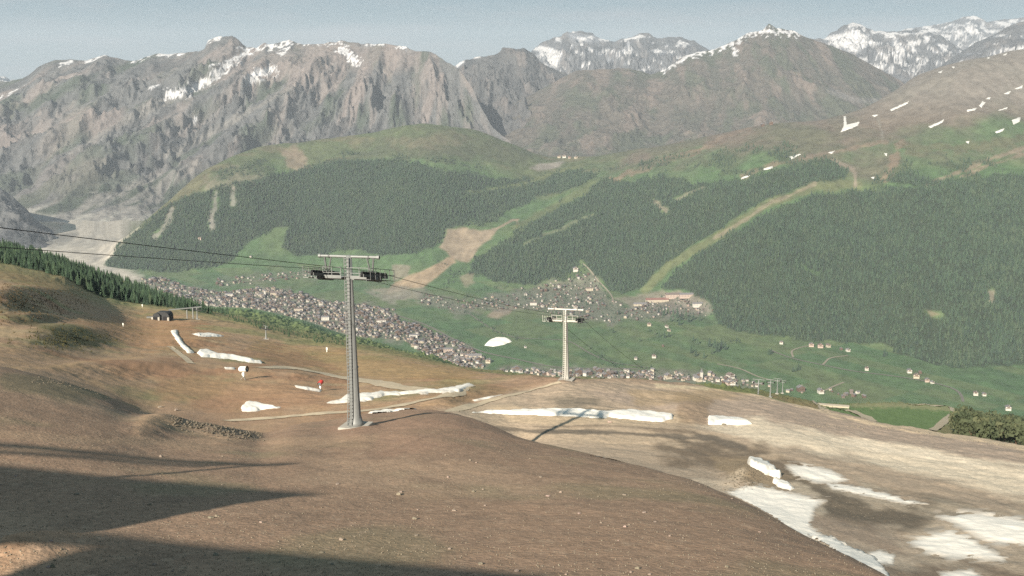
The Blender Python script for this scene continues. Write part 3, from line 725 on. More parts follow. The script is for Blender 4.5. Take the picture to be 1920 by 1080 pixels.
# dark craggy peak right of it
r2 = [(650,230),(760,180),(820,140),(855,122),(870,112),(890,107),(925,104),(938,98),(942,88),(960,90),(985,90),(1000,100),(1012,116),(1040,130),(1062,138),(1085,155),(1120,185),(1200,250)]
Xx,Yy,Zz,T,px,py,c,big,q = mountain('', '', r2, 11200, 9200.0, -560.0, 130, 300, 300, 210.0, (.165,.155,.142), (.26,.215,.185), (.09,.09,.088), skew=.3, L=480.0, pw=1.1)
sw = np.maximum(sstep(-2, 2, 3.5 - dline(px, py, [(857,124),(868,115)])), sstep(-2, 2, 2.5 - dline(px, py, [(885,108),(900,106)])))
c = snow_on(c, sw)
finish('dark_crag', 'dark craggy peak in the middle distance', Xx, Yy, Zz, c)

# broad brown mountain
r3 = [(820,270),(880,238),(940,203),(1000,176),(1050,148),(1080,132),(1120,130),(1180,128),(1220,139),(1246,131),(1280,106),(1310,97),(1340,92),(1380,75),(1400,62),(1430,56),(1442,44),(1455,53),(1490,58),(1512,70),
      (1560,86),(1600,102),(1650,130),(1690,152),(1720,170),(1800,215)]
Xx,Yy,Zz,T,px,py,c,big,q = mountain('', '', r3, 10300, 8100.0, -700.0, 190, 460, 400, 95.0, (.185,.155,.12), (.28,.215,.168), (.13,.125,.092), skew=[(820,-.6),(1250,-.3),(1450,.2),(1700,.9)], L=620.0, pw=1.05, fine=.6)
gn = fbm(q/260.0, Yy/500.0, 4, 460)
c = lerp(c, (.115,.130,.08), sstep(.0, .55, gn + .5*sstep(1300, 1600, px)*sstep(80, 180, py) + .3*sstep(200,280,py) - .05)*.75)
w = sstep(-3, 3, 5 - dline(px + 4*gn, py, [(1555,170),(1600,188),(1660,190)])); c = lerp(c, (.29,.26,.225), w*.7)
sw = np.zeros(px.shape); sp = fbm(q/50.0, Zz/25.0, 4, 470)
for s, w, k in (([(1245,132),(1285,108)],4,.9), ([(1290,104),(1340,92),(1385,76)],6,.75), ([(1400,64),(1430,58),(1500,62)],7,.75), ([(1375,92),(1380,100)],4,.8), ([(1335,90),(1400,62)],4,.8)):
    d = w - bdl(px, py, s, w*3)
    sw = np.maximum(sw, sstep(-.25, .25, d/w*.9 + 1.6*sp - (1-k)*2 + .1)*(d > -w*1.2))
c = snow_on(c, sw)
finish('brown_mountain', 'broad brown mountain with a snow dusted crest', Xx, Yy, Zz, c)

def snowy(name, label, ridge, Yr, Yf, zf, seed, amount, patches, low, rows=110, nc=300, amp=260.0):
    Xx,Yy,Zz,T,px,py,c,big,q = mountain('', '', ridge, Yr, Yf, zf, rows, nc, seed, amp, (.20,.195,.19), (.30,.265,.24), (.13,.135,.14), skew=.2, L=720.0, pw=1.15)
    s1 = fbm((q + .8*Zz)/210.0, (Zz - .25*q)/75.0, 4, seed+70, gain=.45)
    w = sstep(-.15, .15, s1 + .12*big + amount - .9*sstep(.35, .95, 1-T)*low)
    for p, k in patches: w = np.maximum(w, sstep(-4, 4, sdf(px + 6*s1, py + 4*s1, p) + 4*s1)*k)
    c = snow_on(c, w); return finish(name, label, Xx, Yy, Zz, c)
snowy('snowy_mountain', 'jagged snow streaked mountains behind the dark crag',
      [(930,150),(975,115),(1000,92),(1012,82),(1022,78),(1040,70),(1052,68),(1062,60),(1085,58),(1098,60),(1110,63),(1125,72),(1150,79),(1168,72),(1185,68),(1200,62),(1215,62),(1232,72),(1245,71),(1270,67),(1290,74),(1300,75),(1320,88),(1380,118)],
      15500, 12000.0, -250.0, 500, -.34, [([(1000,90),(1020,85),(1055,100),(1045,128),(1030,125)],1), ([(1130,118),(1170,88),(1182,78),(1176,92),(1150,112)],1), ([(1060,62),(1120,66),(1140,78),(1080,80)],.8)], 1.1)
snowy('snowy_peak', 'snow covered peak behind the brown mountain crest',
      [(1420,125),(1480,90),(1515,72),(1545,74),(1560,60),(1578,50),(1590,45),(1600,42),(1612,45),(1625,52),(1640,58),(1680,58),(1720,55),(1745,60),(1770,68),(1800,90),(1850,120),(1900,150)],
      14800, 11200.0, -300.0, 540, -.16, [([(1545,75),(1585,58),(1630,62),(1628,85),(1605,100),(1580,92)],1), ([(1665,75),(1680,70),(1700,100),(1690,106),(1678,90)],.9)], 1.0)
snowy('far_snow_range', 'pale snow range far away on the right',
      [(1600,90),(1660,66),(1700,54),(1740,48),(1765,44),(1785,40),(1806,31),(1825,29),(1838,33),(1850,42),(1870,38),(1890,36),(1920,32),(1960,30),(2100,34),(2300,50)],
      21000, 17500.0, -150.0, 580, .0, [], .6, rows=60, nc=260, amp=220.0)
snowy('shaded_ridge', 'bluish ridge with snow flecks at the right edge',
      [(1690,175),(1740,140),(1790,105),(1830,80),(1860,66),(1890,50),(1905,44),(1920,40),(1990,26),(2100,10),(2300,0)],
      11500, 8800.0, -350.0, 620, -.25, [], .8, rows=90, nc=260, amp=150.0)
snowy('far_left_peak', 'small distant snow peak at the left edge',
      [(-400,120),(-120,118),(-40,135),(0,141),(10,143),(22,152),(60,172),(140,210)], 15000, 12000.0, -200.0, 660, .3, [], .6, rows=50, nc=140, amp=150.0)

# dark cliff over the near end of the lake
r9 = [(-420,270),(-120,318),(0,352),(28,372),(52,394),(62,408),(78,420),(96,430),(112,442),(125,450)]
Xx,Yy,Zz,T,px,py,c,big,q = mountain('', '', r9, 6750, 6050.0, -892.0, 90, 170, 700, 55.0, (.15,.145,.14), (.24,.225,.205), (.08,.085,.08), skew=.2, L=220.0, pw=.9)
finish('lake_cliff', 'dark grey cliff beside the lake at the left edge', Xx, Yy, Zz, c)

# lake
a0, t0 = ray(np.array([40,98,142,141,118,85,60,50]), np.array([447,440,430,421,416.5,413,409,402])); Yl = -888.6/t0
lk = MB(); lk.add([(float(a*y), float(y), -888.6) for a, y in zip(a0, Yl)], [tuple(range(8))])
tag(lk.build('lake', M['lake']), 'dark blue lake water at the foot of the rocky range', kind='structure')
gd = MB(); gd.box((0, 11000, -899.5), (60000, 46000, 2.0))
tag(gd.build('ground', M['earth']), 'ground under the hills', kind='structure')

# ------------------------------------------------------------------ roads and tracks (ribbons laid on the terrain)
def smooth_path(pts, n):
    P = np.asarray(pts, float); d = np.concatenate([[0], np.cumsum(np.hypot(*np.diff(P, axis=0).T[:2]))])
    s = np.linspace(0, d[-1], n); return np.stack([pchip_tab(d, P[:, k], s) for k in range(P.shape[1])], -1)
def ribbon(name, label, pts, width, material, ob, ymin, lift, n=None, wob=0.12):
    """pts: pixels on the photograph; width in metres (number or (start, end))"""
    n = n or max(8, int(sum(math.dist(pts[i-1], pts[i]) for i in range(1, len(pts)))/7))
    Q = smooth_path(pts, n); ctr = []
    for x, y in Q:
        l, _ = cast(x, y, ob, ymin)
        if l is not None: ctr.append(l)
    if len(ctr) < 3: return None
    V = []; w0, w1 = width if isinstance(width, tuple) else (width, width)
    C2 = np.array([c[:] for c in ctr]); k = 5 if len(C2) > 12 else 1
    if k > 1:                                             # even out the steps of the survey
        pad = np.concatenate([C2[:1].repeat(k//2, 0), C2, C2[-1:].repeat(k//2, 0)])
        C2 = np.stack([np.convolve(pad[:, j], np.ones(k)/k, 'valid') for j in range(3)], -1)
    m = 4
    for i in range(len(C2)):
        d = C2[min(i+1, len(C2)-1)] - C2[max(i-1, 0)]; s = np.array([d[1], -d[0]])/(np.hypot(d[0], d[1]) + 1e-9)
        w = (w0 + (w1-w0)*i/(len(C2)-1))*(1 + wob*float(perlin(np.array([i*.31]), np.array([w0*7.7]))[0]))
        for j in range(m+1):
            f = (j/m - .5)*w; x, y = C2[i][0] + s[0]*f, C2[i][1] + s[1]*f
            z = drop(x, y, ob); V.append((x, y, (z.z if z else C2[i][2]) + lift))
    o = mesh_np(name, np.array(V), grid_faces(len(C2), m+1), material, smooth=True)
    return tag(o, label, kind='structure')
A_, G_ = M['asphalt'], M['gravel_road']
ribbon('road', 'pale lane climbing between the houses to the wood', [(1088,492),(1105,502),(1112,516),(1130,535),(1148,552),(1152,575)], 6, G_, valley, 2600, 1.0)
ribbon('road', 'valley road past the scattered farms on the right', [(1440,655),(1485,672),(1540,684),(1600,696),(1680,706),(1740,716),(1790,730),(1806,742),(1805,758)], 8, A_, valley, 2600, 1.0)
ribbon('road', 'loop lane to the chalet group below the wood', [(1487,670),(1484,660),(1500,652),(1515,649)], 7, G_, valley, 2600, 1.0)
ribbon('road', 'short lane branching up to two houses below the wood', [(1543,684),(1556,672),(1590,667)], 7, G_, valley, 2600, 1.0)
ribbon('road', 'road along the village edge', [(740,590),(800,610),(850,636),(905,660),(960,672),(1060,690),(1200,692)], 9, A_, valley, 2600, 1.0)
ribbon('path', 'hedged path across the meadow', [(840,568),(880,588),(910,610),(940,625),(970,634),(1060,638),(1110,665),(1150,680),(1220,690)], 6, A_, valley, 2600, 1.0)
ribbon('road', 'lane along the lower village edge on the right', [(1340,682),(1390,692),(1410,702),(1430,710),(1470,716)], 7, G_, valley, 2600, 1.0)
ribbon('path', 'field path below the far meadow houses', [(405,530),(470,528),(530,520),(590,512)], 7, G_, valley, 2600, 1.0)
ribbon('path', 'pale path ending in the meadow on the right', [(1548,732),(1565,724),(1582,717)], 7, G_, valley, 2600, 1.0)
ribbon('dirt_track', 'pale dirt track crossing the brown slope below the snow gun', [(480,690),(540,690),(620,704),(700,716),(760,728),(820,733)], (5.5, 4.0), M['track'], near_slope, 140, .10)
ribbon('dirt_track', 'pale dirt track behind the first pylon foot', [(420,790),(500,785),(600,776),(690,770),(790,752),(850,738),(880,722)], (1.8, 3.2), M['track'], near_slope, 132, .08)
ribbon('dirt_track', 'narrow track cut running down the left slope', [(318,650),(345,670),(358,682)], 1.6, M['track'], near_slope, 140, .10)
ribbon('dirt_track', 'pale track along the edge bank beside the second pylon', [(812,776),(860,768),(930,748),(1000,731),(1055,716)], (2.0, 1.6), M['track'], near_slope, 130, .06)
ribbon('dirt_track', 'pale zigzag track down the green spur', [(1745,810),(1765,795),(1785,778),(1792,769),(1760,761),(1700,759)], (3.2, 4), M['track'], near_slope, 240, .45)
ribbon('dirt_track', 'thin curved track over the green spur', [(1548,764),(1590,770),(1620,781),(1634,788),(1638,793)], 4.5, M['track'], near_slope, 240, .45)
ribbon('dirt_track', 'brown track running past the far pylons', [(1520,748),(1535,760),(1550,772)], 4.0, M['track'], near_slope, 240, .45)

# ------------------------------------------------------------------ snow patches: each lies on the ground as its own low body
def snow_patch(label, poly, thick, ob, ymin, step=2.0, edge=5.0, dirty=0.2, rough=2.0, group=None, wn_=12.0, tone=(.86, .82, .74), soft=False, gcol=(.30, .235, .165)):
    P = np.asarray(poly, float); x0, y0 = P.min(0) - 6; x1, y1 = P.max(0) + 6
    gx = np.arange(x0, x1 + step, step); gy = np.arange(y0, y1 + step*.5, step*.5)
    GX, GY = np.meshgrid(gx, gy)
    nz = fbm(GX/wn_*.6 + GY*.02, GY/(wn_*.30), 3, int(abs(x0)) % 97)
    d = sdf(GX, GY, P) + rough*nz
    keep = d > -2.5*step; idx = -np.ones(GX.shape, int); V = []; Cc = []
    for i, j in zip(*np.nonzero(keep)):
        l, n = cast(GX[i, j], GY[i, j], ob, ymin)
        if l is None: continue
        e = d[i, j]/edge; off = thick*(1 - (1 - min(max(e, -1), 1))**2) if e > 0 else thick*1.2*max(e, -2)
        off += .12*thick*nz[i, j]
        idx[i, j] = len(V); V.append((l.x, l.y, l.z + off))
        dirt = min(1, max(0, dirty*(1.6 - 1.5*max(e, 0)) + dirty*1.1*nz[i, j]))
        if soft: dirt = min(1, max(0, 1.0 - 1.75*max(e, 0)**.85 + .85*nz[i, j]))
        Cc.append([t*(1-dirt) + q*dirt for t, q in zip(tone, gcol)])
    F = []
    V = np.array(V)
    if len(V) < 4: print('no snow', label); return None
    for i in range(GX.shape[0]-1):
        for j in range(GX.shape[1]-1):
            f = (idx[i, j], idx[i+1, j], idx[i+1, j+1], idx[i, j+1])
            if min(f) >= 0:
                ys = V[list(f), 1]
                if ys.max() - ys.min() < .12*ys.mean(): F.append(f)
    if not F: return None
    par = list(range(len(V)))                              # keep the one largest piece
    def find(a):
        while par[a] != a: par[a] = par[par[a]]; a = par[a]
        return a
    for f in F:
        for q in f[1:]: par[find(q)] = find(f[0])
    cnt = {}
    for f in F: cnt[find(f[0])] = cnt.get(find(f[0]), 0) + 1
    best = max(cnt, key=cnt.get); F = [f for f in F if find(f[0]) == best]
    used = sorted({q for f in F for q in f}); mp_ = {q: i for i, q in enumerate(used)}
    F = [tuple(mp_[q] for q in f) for f in F]; V = V[used]; Cc = [Cc[q] for q in used]
    o = mesh_np('snow_patch', V, np.array(F), M['snow'], smooth=True, tint=np.array(Cc))
    return tag(o, label, 'snow patch', group or 'snow patches on the near slope')
S = near_slope
snow_patch('long white snow strip in front of the second pylon', [(876,773),(960,770),(1020,768),(1080,767),(1140,772),(1180,769),(1220,772),(1262,777),(1262,785),(1240,791),(1200,788),(1150,783),(1142,781),(1135,784),(1060,780),(960,777)], .38, S, 128, edge=3, dirty=.05, rough=1)
snow_patch('short white snow strip at the end of the ski run', [(1327,783),(1350,782),(1390,786),(1410,795),(1380,797),(1360,796),(1345,797),(1328,795)], .5, S, 128, edge=3, dirty=.05, rough=.8)
snow_patch('thin pale snow streak just beyond the foreground crest', [(1088,853),(1120,856),(1170,864),(1230,876),(1180,874),(1120,862)], .12, S, 96, edge=3, dirty=.35, rough=1)
snow_patch('ragged snow bank with a raised lip on the wet ground', [(1404,862),(1425,866),(1450,880),(1466,893),(1462,897),(1440,890),(1415,878),(1402,871)], .7, S, 85, edge=4, dirty=.15)
snow_patch('small snow lump below the raised snow lip', [(1448,898),(1470,904),(1490,916),(1482,920),(1460,914),(1450,906)], .4, S, 85, edge=4, dirty=.15)
snow_patch('bright snow patch behind the raised snow lip', [(1470,872),(1510,868),(1560,880),(1595,900),(1570,908),(1530,908),(1490,894)], .05, S, 80, edge=15, dirty=.3, rough=7, soft=True, tone=(.92,.86,.76), gcol=(.38,.32,.25))
snow_patch('long dirty snow tongue trailing right from the bright patch', [(1545,903),(1620,913),(1680,930),(1740,945),(1700,946),(1620,930),(1560,918)], .04, S, 80, edge=9, dirty=.62, rough=6, soft=True, tone=(.92,.86,.76), gcol=(.38,.32,.25))
snow_patch('large snow field along the foreground crest', [(1360,922),(1400,908),(1445,912),(1500,925),(1552,938),(1530,955),(1522,985),(1555,1010),(1600,1030),(1600,1052),(1560,1030),(1500,1010),(1430,970),(1380,940)], .07, S, 68, step=2.5, edge=18, dirty=.36, rough=9, soft=True, tone=(.92,.86,.76), gcol=(.38,.32,.25))
snow_patch('narrow snow edge running down to the bottom of the picture', [(1510,1003),(1560,1008),(1600,1030),(1640,1045),(1668,1080),(1700,1120),(1665,1110),(1600,1070)], .3, S, 62, step=3, edge=8, dirty=.25, rough=4)
snow_patch('small bright snow mound near the bottom right', [(1625,1035),(1650,1030),(1680,1040),(1676,1060),(1640,1060)], .06, S, 60, step=2.5, edge=14, dirty=.4, rough=5, soft=True, tone=(.92,.86,.76), gcol=(.38,.32,.25))
snow_patch('broad bright snow field reaching the right edge', [(1750,966),(1800,956),(1870,960),(1930,972),(2060,995),(2060,1060),(1930,1028),(1880,1024),(1845,1018),(1800,992),(1765,978)], .05, S, 60, step=3, edge=26, rough=16, wn_=26, soft=True, tone=(.92,.86,.76), gcol=(.38,.32,.25))
snow_patch('rounded snow field below the broad one at the right', [(1690,1014),(1730,1002),(1780,990),(1815,1000),(1845,1020),(1895,1048),(1880,1056),(1835,1052),(1790,1052),(1735,1040)], .05, S, 60, step=3, edge=24, rough=14, wn_=22, soft=True, tone=(.92,.86,.76), gcol=(.38,.32,.25))
snow_patch('faint dirty snow patch at the bottom edge', [(1760,1072),(1820,1066),(1850,1085),(1840,1110),(1770,1100)], .05, S, 55, step=3.5, edge=16, rough=6, soft=True, tone=(.92,.86,.76), gcol=(.38,.32,.25))
snow_patch('thick snow drift under the snow gun', [(452,764),(462,756),(480,754),(500,760),(526,764),(500,767),(470,772),(454,772)], .5, S, 130, edge=4, dirty=.12, rough=1.2)
snow_patch('wide snow streak behind the first pylon', [(600,757),(640,748),(650,740),(700,735),(760,734),(840,727),(880,718),(888,722),(860,736),(790,738),(720,742),(690,752),(640,756)], .3, S, 130, edge=4, dirty=.22, rough=2)
snow_patch('low snow remnant at the track behind the first pylon', [(690,774),(720,770),(748,767),(780,767),(776,772),(740,773),(700,780)], .3, S, 133, edge=2.5, dirty=.25, rough=1.5)
snow_patch('thin snow streak beside the red and white snow gun', [(552,722),(575,725),(604,731),(600,735),(575,731),(556,727)], .18, S, 130, edge=3, dirty=.25, rough=.8)
snow_patch('bulbous snow drift with a long tail on the brown slope', [(370,662),(374,656),(390,656),(410,663),(440,666),(462,671),(490,678),(492,682),(462,679),(430,673),(400,671),(378,669)], .6, S, 140, edge=4, dirty=.08, rough=.8)
snow_patch('narrow vertical snow rill on the left slope', [(320,620),(332,618),(334,628),(346,646),(358,656),(364,662),(352,662),(340,650),(328,634)], .45, S, 140, step=1.5, edge=3, dirty=.15, rough=1)
snow_patch('small isolated snow strip under the dark lift station', [(358,626),(390,624),(420,630),(400,632),(372,630)], .5, S, 140, step=1.5, edge=2.5, dirty=.08, rough=.6)
snow_patch('tiny snow sliver left of the snow gun', [(420,688),(442,689),(440,693),(422,692)], .2, S, 140, step=1.5, edge=2.5, dirty=.3, rough=.6)
snow_patch('pale ice streak along the bank behind the first pylon', [(885,750),(910,744),(945,739),(915,748),(890,753)], .12, S, 130, step=1.5, edge=2.5, dirty=.4, rough=.5)
snow_patch('big white stored snow pile in the green valley meadow', [(908,648),(915,640),(930,633),(948,633),(960,640),(945,646),(925,650)], 9.0, valley, 2600, step=1.4, edge=5, dirty=.02, rough=.3, group='snow in the valley')
far_snow = [([(1582,218),(1586,218),(1588,234),(1612,228),(1608,236),(1576,248),(1582,236)], 'forked snow patch shaped like a tick on the right slope'),
 ([(1668,206),(1704,190),(1702,194),(1672,208)], 'long thin snow streak highest on the right slope'),
 ([(1740,238),(1752,232),(1770,224),(1766,230),(1745,240)], 'slanting snow patch in the middle of the right slope'),
 ([(1480,294),(1500,288),(1502,290),(1482,299)], None), ([(1432,316),(1450,311),(1448,316),(1432,319)], None), ([(1390,333),(1408,327),(1402,332),(1390,336)], None),
 ([(1633,216),(1648,215),(1640,219)], None), ([(1812,206),(1832,202),(1828,207),(1814,209)], None), ([(1836,198),(1842,190),(1848,192),(1840,202)], None), ([(1846,186),(1858,181),(1856,186)], None),
 ([(1866,247),(1884,240),(1880,246),(1868,250)], None), ([(1897,225),(1914,219),(1912,228),(1900,234)], None), ([(1898,168),(1918,160),(1916,165)], None), ([(1870,208),(1890,200),(1888,204)], None),
 ([(1880,176),(1896,170),(1892,176)], None), ([(1810,266),(1818,264),(1816,269)], None), ([(1658,288),(1664,287),(1662,293)], None), ([(1552,286),(1566,282),(1560,288)], None), ([(1850,109),(1856,106),(1855,111)], None), ([(1878,104),(1890,98),(1886,104)], None),
 ([(1758,135),(1768,132),(1764,137)], None), ([(1784,125),(1792,123),(1788,128)], None), ([(1908,90),(1922,86),(1920,92)], None), ([(1632,333),(1640,331),(1638,336)], None)]
for q, (p, lab) in enumerate(far_snow):
    P = np.array(p, float); Pc = P.mean(0); 
    snow_patch(lab or 'small snow fleck on the brown slope above the right wood', P, 3.0, valley, 2600, step=1.1, edge=2.0, dirty=.0, rough=.6, tone=(.56,.55,.52), group='snow left on the far right slope', wn_=6)

# ------------------------------------------------------------------ chair lift pylons
SUNV = sun_dir
def pylon(base, rz, H, label, detail=True, tilt=0.0, slope=-.2, scale=1.0, rs=1.0, mm='galv'):
    g_ = M[mm]; root = empty('lift_pylon', base, rz); root.rotation_euler = (R(tilt*.4), R(-tilt), rz); root.scale = (scale,)*3
    tag(root, label, 'pylon', 'chair lift pylons')
    MB().box((0, 0, .05), (2.5, 2.5, .5)).build('footing', M['concrete'], root, bevel=.04)
    MB().tube([(0,0,.25),(0,0,.6),(0,0,1.2),(0,0,3.2),(0,0,H*.5),(0,0,H*.72),(0,0,H+.1)], [r*rs for r in (.74,.62,.48,.43,.34,.29,.23)], 20).build('mast', g_, root, smooth=True)
    for z, r in ((H*.36, .43), (H*.72, .34)): MB().tube([(0,0,z-.06),(0,0,z+.06)], r*rs, 20).build('flange', g_, root)
    if detail:
        lad = MB(); ax = Vector((-.30, -.95, 0)).normalized(); tx = Vector((-ax.y, ax.x, 0))
        def off(z): return float(np.interp(z, [.25,1.2,3.2,H*.5,H], [.92,.68,.60,.50,.38]))
        for s in (-1, 1): lad.tube([ax*off(z) + tx*.24*s + Vector((0,0,z)) for z in (.5, 3.2, H*.5, H)], .045, 6)
        for z in np.arange(.7, H-.1, .33): c = ax*off(z) + Vector((0,0,z)); lad.tube([c - tx*.24, c + tx*.24], .04, 5)
        lad.build('ladder', g_, root)
        MB().tube([(.46,-.2,.4),(.40,-.2,3.2),(.32,-.16,H*.5),(.24,-.1,H-2)], .09, 6).build('conduit', M['galv_dark'], root)
    # lifting frame on top
    lf = MB().tube([(-2.95,0,H),(2.95,0,H)], .13, 10)
    for s in (-1, 1): lf.tube([(s*2.72,0,H),(s*2.95,0,H)], .19, 10)
    lf.build('lifting_frame', g_, root, smooth=False)
    for s in (-1, 1):
        MB().bar((s*2.38,0,H-.1), (s*2.2,0,H-1.75), .13).build('brace', M['galv_dark'], root)
        MB().bar((s*1.75,0,H-.1), (s*2.1,0,H-1.75), .10).build('brace', M['galv_dark'], root)
        MB().tube([(s*1.85,0,H-.02),(s*2.0,0,H-.02)], .17, 8).build('hoist_collar', M['galv_dark'], root)
    MB().box((0,0,H-1.95), (5.3,.34,.32)).build('crossarm', g_, root, bevel=.03)
    for s in (-1, 1):
        tr = MB()
        L = 5.6; zc = H - 1.62; yy = lambda v: zc + slope*v
        tr.bar((s*2.38-.16,-L/2,yy(-L/2)-.12), (s*2.38-.16,L/2,yy(L/2)-.12), .07, .26)
        tr.bar((s*2.38+.16,-L/2,yy(-L/2)-.12), (s*2.38+.16,L/2,yy(L/2)-.12), .07, .26)
        tr.box((s*2.38,0,zc-.2), (.5,.5,.4)); tr.bar((s*2.38,-L*.28,yy(-L*.28)-.42), (s*2.38,L*.28,yy(L*.28)-.42), .2, .34)
        t = tr.build('sheave_train', M['galv_dark'], root)
        for v in np.linspace(-L/2+.2, L/2-.2, 10):
            MB().tube([(s*2.38-.11,v,yy(v)),(s*2.38+.11,v,yy(v))], .26, 12).build('sheave', M['rubber'], t)
        if detail:
            cw = MB(); o = s*2.98
            cw.bar((o,-L/2,yy(-L/2)-.45), (o,L/2,yy(L/2)-.45), .5, .05)
            for v in np.linspace(-L/2, L/2, 6): cw.bar((o+s*.22,v,yy(v)-.42), (o+s*.22,v,yy(v)+.55), .045)
            for h in (.05, .55): cw.bar((o+s*.22,-L/2,yy(-L/2)+h), (o+s*.22,L/2,yy(L/2)+h), .045)
            for v in (-1.6, 0, 1.6): cw.bar((s*2.38,v,yy(v)-.45), (o,v,yy(v)-.47), .06)
            cw.build('catwalk', g_ if s < 0 else M['galv_dark'], root)
            pf = MB(); x0, x1 = (.45, 2.2)
            pf.box((s*(x0+x1)/2,-.55,H-1.84), (x1-x0,.7,.06))
            for x in (x0, (x0+x1)/2, x1): pf.bar((s*x,-.88,H-1.84), (s*x,-.88,H-.85), .05)
            for h in (1.35, .85): pf.bar((s*x0,-.88,H-h), (s*x1,-.88,H-h), .05)
            pf.box((s*(x0+x1)/2,-.88,H-1.7), (x1-x0,.03,.24))
            pf.build('platform', g_, root)
    return root
P1, _ = cast(667, 800, S, 60); P2, _ = cast(1062, 712.5, S, 150)
ld = Vector((P2.x-P1.x, P2.y-P1.y, 0)).normalized(); RZ = -math.atan2(ld.x, ld.y)
H1, H2 = 16.0, 12.0
pylon(P1 + Vector((0,0,-.1)), RZ, H1, 'tall grey steel lift pylon nearest the camera with ladder and sheaves', tilt=.8, rs=1.1)
pylon(P2 + Vector((0,0,-.1)), RZ, H2, 'pale lift pylon standing on the crest beyond the snow strip', tilt=.9, rs=.78, mm='pale_steel')
fp = []
for (x, y, h, lab) in ((1421,755,33,'slim lift pylon on the grass, nearest of the far row right of the crest'), (1444,745,35,'slim lift pylon with wide head in the far row'),
                       (1457,738,30,'slim lift pylon tallest against the meadow in the far row'), (1467,737,24,'shortest slim lift pylon at the end of the far row'), (1378,745,14,'low lift pylon head just showing over the ski run edge')):
    l, _ = cast(x, y, S, 236)
    if l is None: l = Vector(pt(x, y, 520.0))
    hm_ = h/FPX*l.y; s_ = min(1.0, hm_/12.0)
    p = pylon(l, RZ - .1, max(hm_/s_, 6.0), lab, detail=False, scale=max(s_, .5) if h > 20 else .8); fp.append((l, hm_))
# small T pylons on the left slope
for (x, y, h, lab) in ((370,599,24,'thin lift pylon beside the dark lift station'), (499,636,26,'thin lift pylon leaning above the dark shrubs')):
    l, _ = cast(x, y, S, 200)
    if l: pylon(l, -.9, h/FPX*l.y/.6, lab, detail=False, scale=.6)

# haul ropes: from the top station over both pylons and on down the line
def rope(s, label):
    e = Vector((ld.y, -ld.x, 0))*(s*2.38)
    e0 = Vector((ld.y, -ld.x, 0))*(s*3.0)
    A = [P1 - ld*126 + Vector((0,0,H1 - 1.3 + 25.7)), P1 + Vector((0,-.3,H1 - 1.34)), P2 + Vector((0,0,H2 - 1.34))]
    l3 = fp[0][0]; A[0].z += s*1.1; A.append(Vector((l3.x, l3.y, l3.z + fp[0][1]*.9)))
    pts = []
    for i in range(3):
        a, b = A[i] + (e0 if i == 0 else e), A[i+1] + e; sag = (.35, .5, 7.0)[i]
        for k in range(24):
            t = k/24; pts.append(a.lerp(b, t) - Vector((0,0,sag*4*t*(1-t))))
    pts.append(A[3] + e)
    tag(MB().tube(pts, .025, 6).build('haul_rope', M['rope']), label, 'rope', 'haul ropes of the chair lift')
rope(-1, 'dark steel haul rope over the left sheaves of the pylons')
rope(1, 'dark steel haul rope over the right sheaves of the pylons')

# ------------------------------------------------------------------ top station beside the camera (its roofs shade the foreground)
st = empty('lift_station', (-42, 4, -9.1)); tag(st, 'flat roofed top station of the chair lift beside the camera', 'lift station')
def shade_to_roof(px, py, z):
    l, _ = cast(px, py, S, 20); k = (z - l.z)/sun_dir.z
    return (l.x + sun_dir.x*k, l.y + sun_dir.y*k)
def roof_poly(pix, z, extra=()):
    return [shade_to_roof(x, y, z) for x, y in pix] + list(extra)
def inset(poly, f):
    cx = sum(p[0] for p in poly)/len(poly); cy_ = sum(p[1] for p in poly)/len(poly)
    return [(cx + (x-cx)*f, cy_ + (y-cy_)*f) for x, y in poly]
def block(poly, z, nm):
    loc = lambda P: [(x+42, y-4) for x, y in P]
    MB().poly_prism(loc(poly), z-.12+9.1, z+9.1).build(nm, M['roof_grey'], st)
    MB().poly_prism(loc(inset(poly, .93)), 0, z-.3+9.1).build('wall', M['wood'], st)
a1 = shade_to_roof(10, 872, 4.0); a2 = shade_to_roof(620, 927, 4.0); a3 = shade_to_roof(20, 955, 4.0)
block([a1, a2, a3, (a3[0]-16, a3[1]-4), (a1[0]-14, a1[1]+2)], 4.0, 'roof')
zc_ = 3.2
b1, bm1, b2, b3, b4, b5, b6 = [shade_to_roof(x, y, zc_) for x, y in ((30,984),(400,1022),(1035,1079),(-10,1086),(190,1026),(128,994),(-10,1022))]
can = [(b1[0]-14, b1[1]+1), b1, bm1, b2, (b2[0]-7, b2[1]-16), (b3[0]-16, b3[1]-16), (b3[0]-16, b3[1]), b3, b4, b5, b6, (b6[0]-16, b6[1])]
MB().poly_prism([(x+42, y-4) for x, y in can], zc_-.12+9.1, zc_+9.1).build('shade_canopy', M['roof_grey'], st)  # unseen roof, notched and open-sided to shape the shade around the lit mound
for x, y in (can[0], can[3], can[4], can[5]): MB().box((x+42+(.6 if x < b1[0] else -.8), y-4-.4, (zc_-.3+9.1)/2), (.4,.4,zc_-.3+9.1)).build('post', M['galv_dark'], st)
c1 = shade_to_roof(545, 871, 5.2); c2 = shade_to_roof(60, 855, 5.2); c3 = shade_to_roof(60, 868, 5.2)
bm_ = MB(); bm_.bar((c1[0]+42,c1[1]-4,14.3), (c2[0]+42-8,c2[1]-4+2.2,14.3), .5, .35)
d1 = shade_to_roof(400, 874, 5.2); bm_.bar((d1[0]+42,d1[1]-4,14.3), (c3[0]+42-8,c3[1]-4+1.8,14.3), .35, .3)
for p in (c1, c2): bm_.bar((p[0]+42-2,p[1]-4+.3,0), (p[0]+42-2,p[1]-4+.3,14.2), .35)
bm_.build('guide_rail', M['galv'], st)

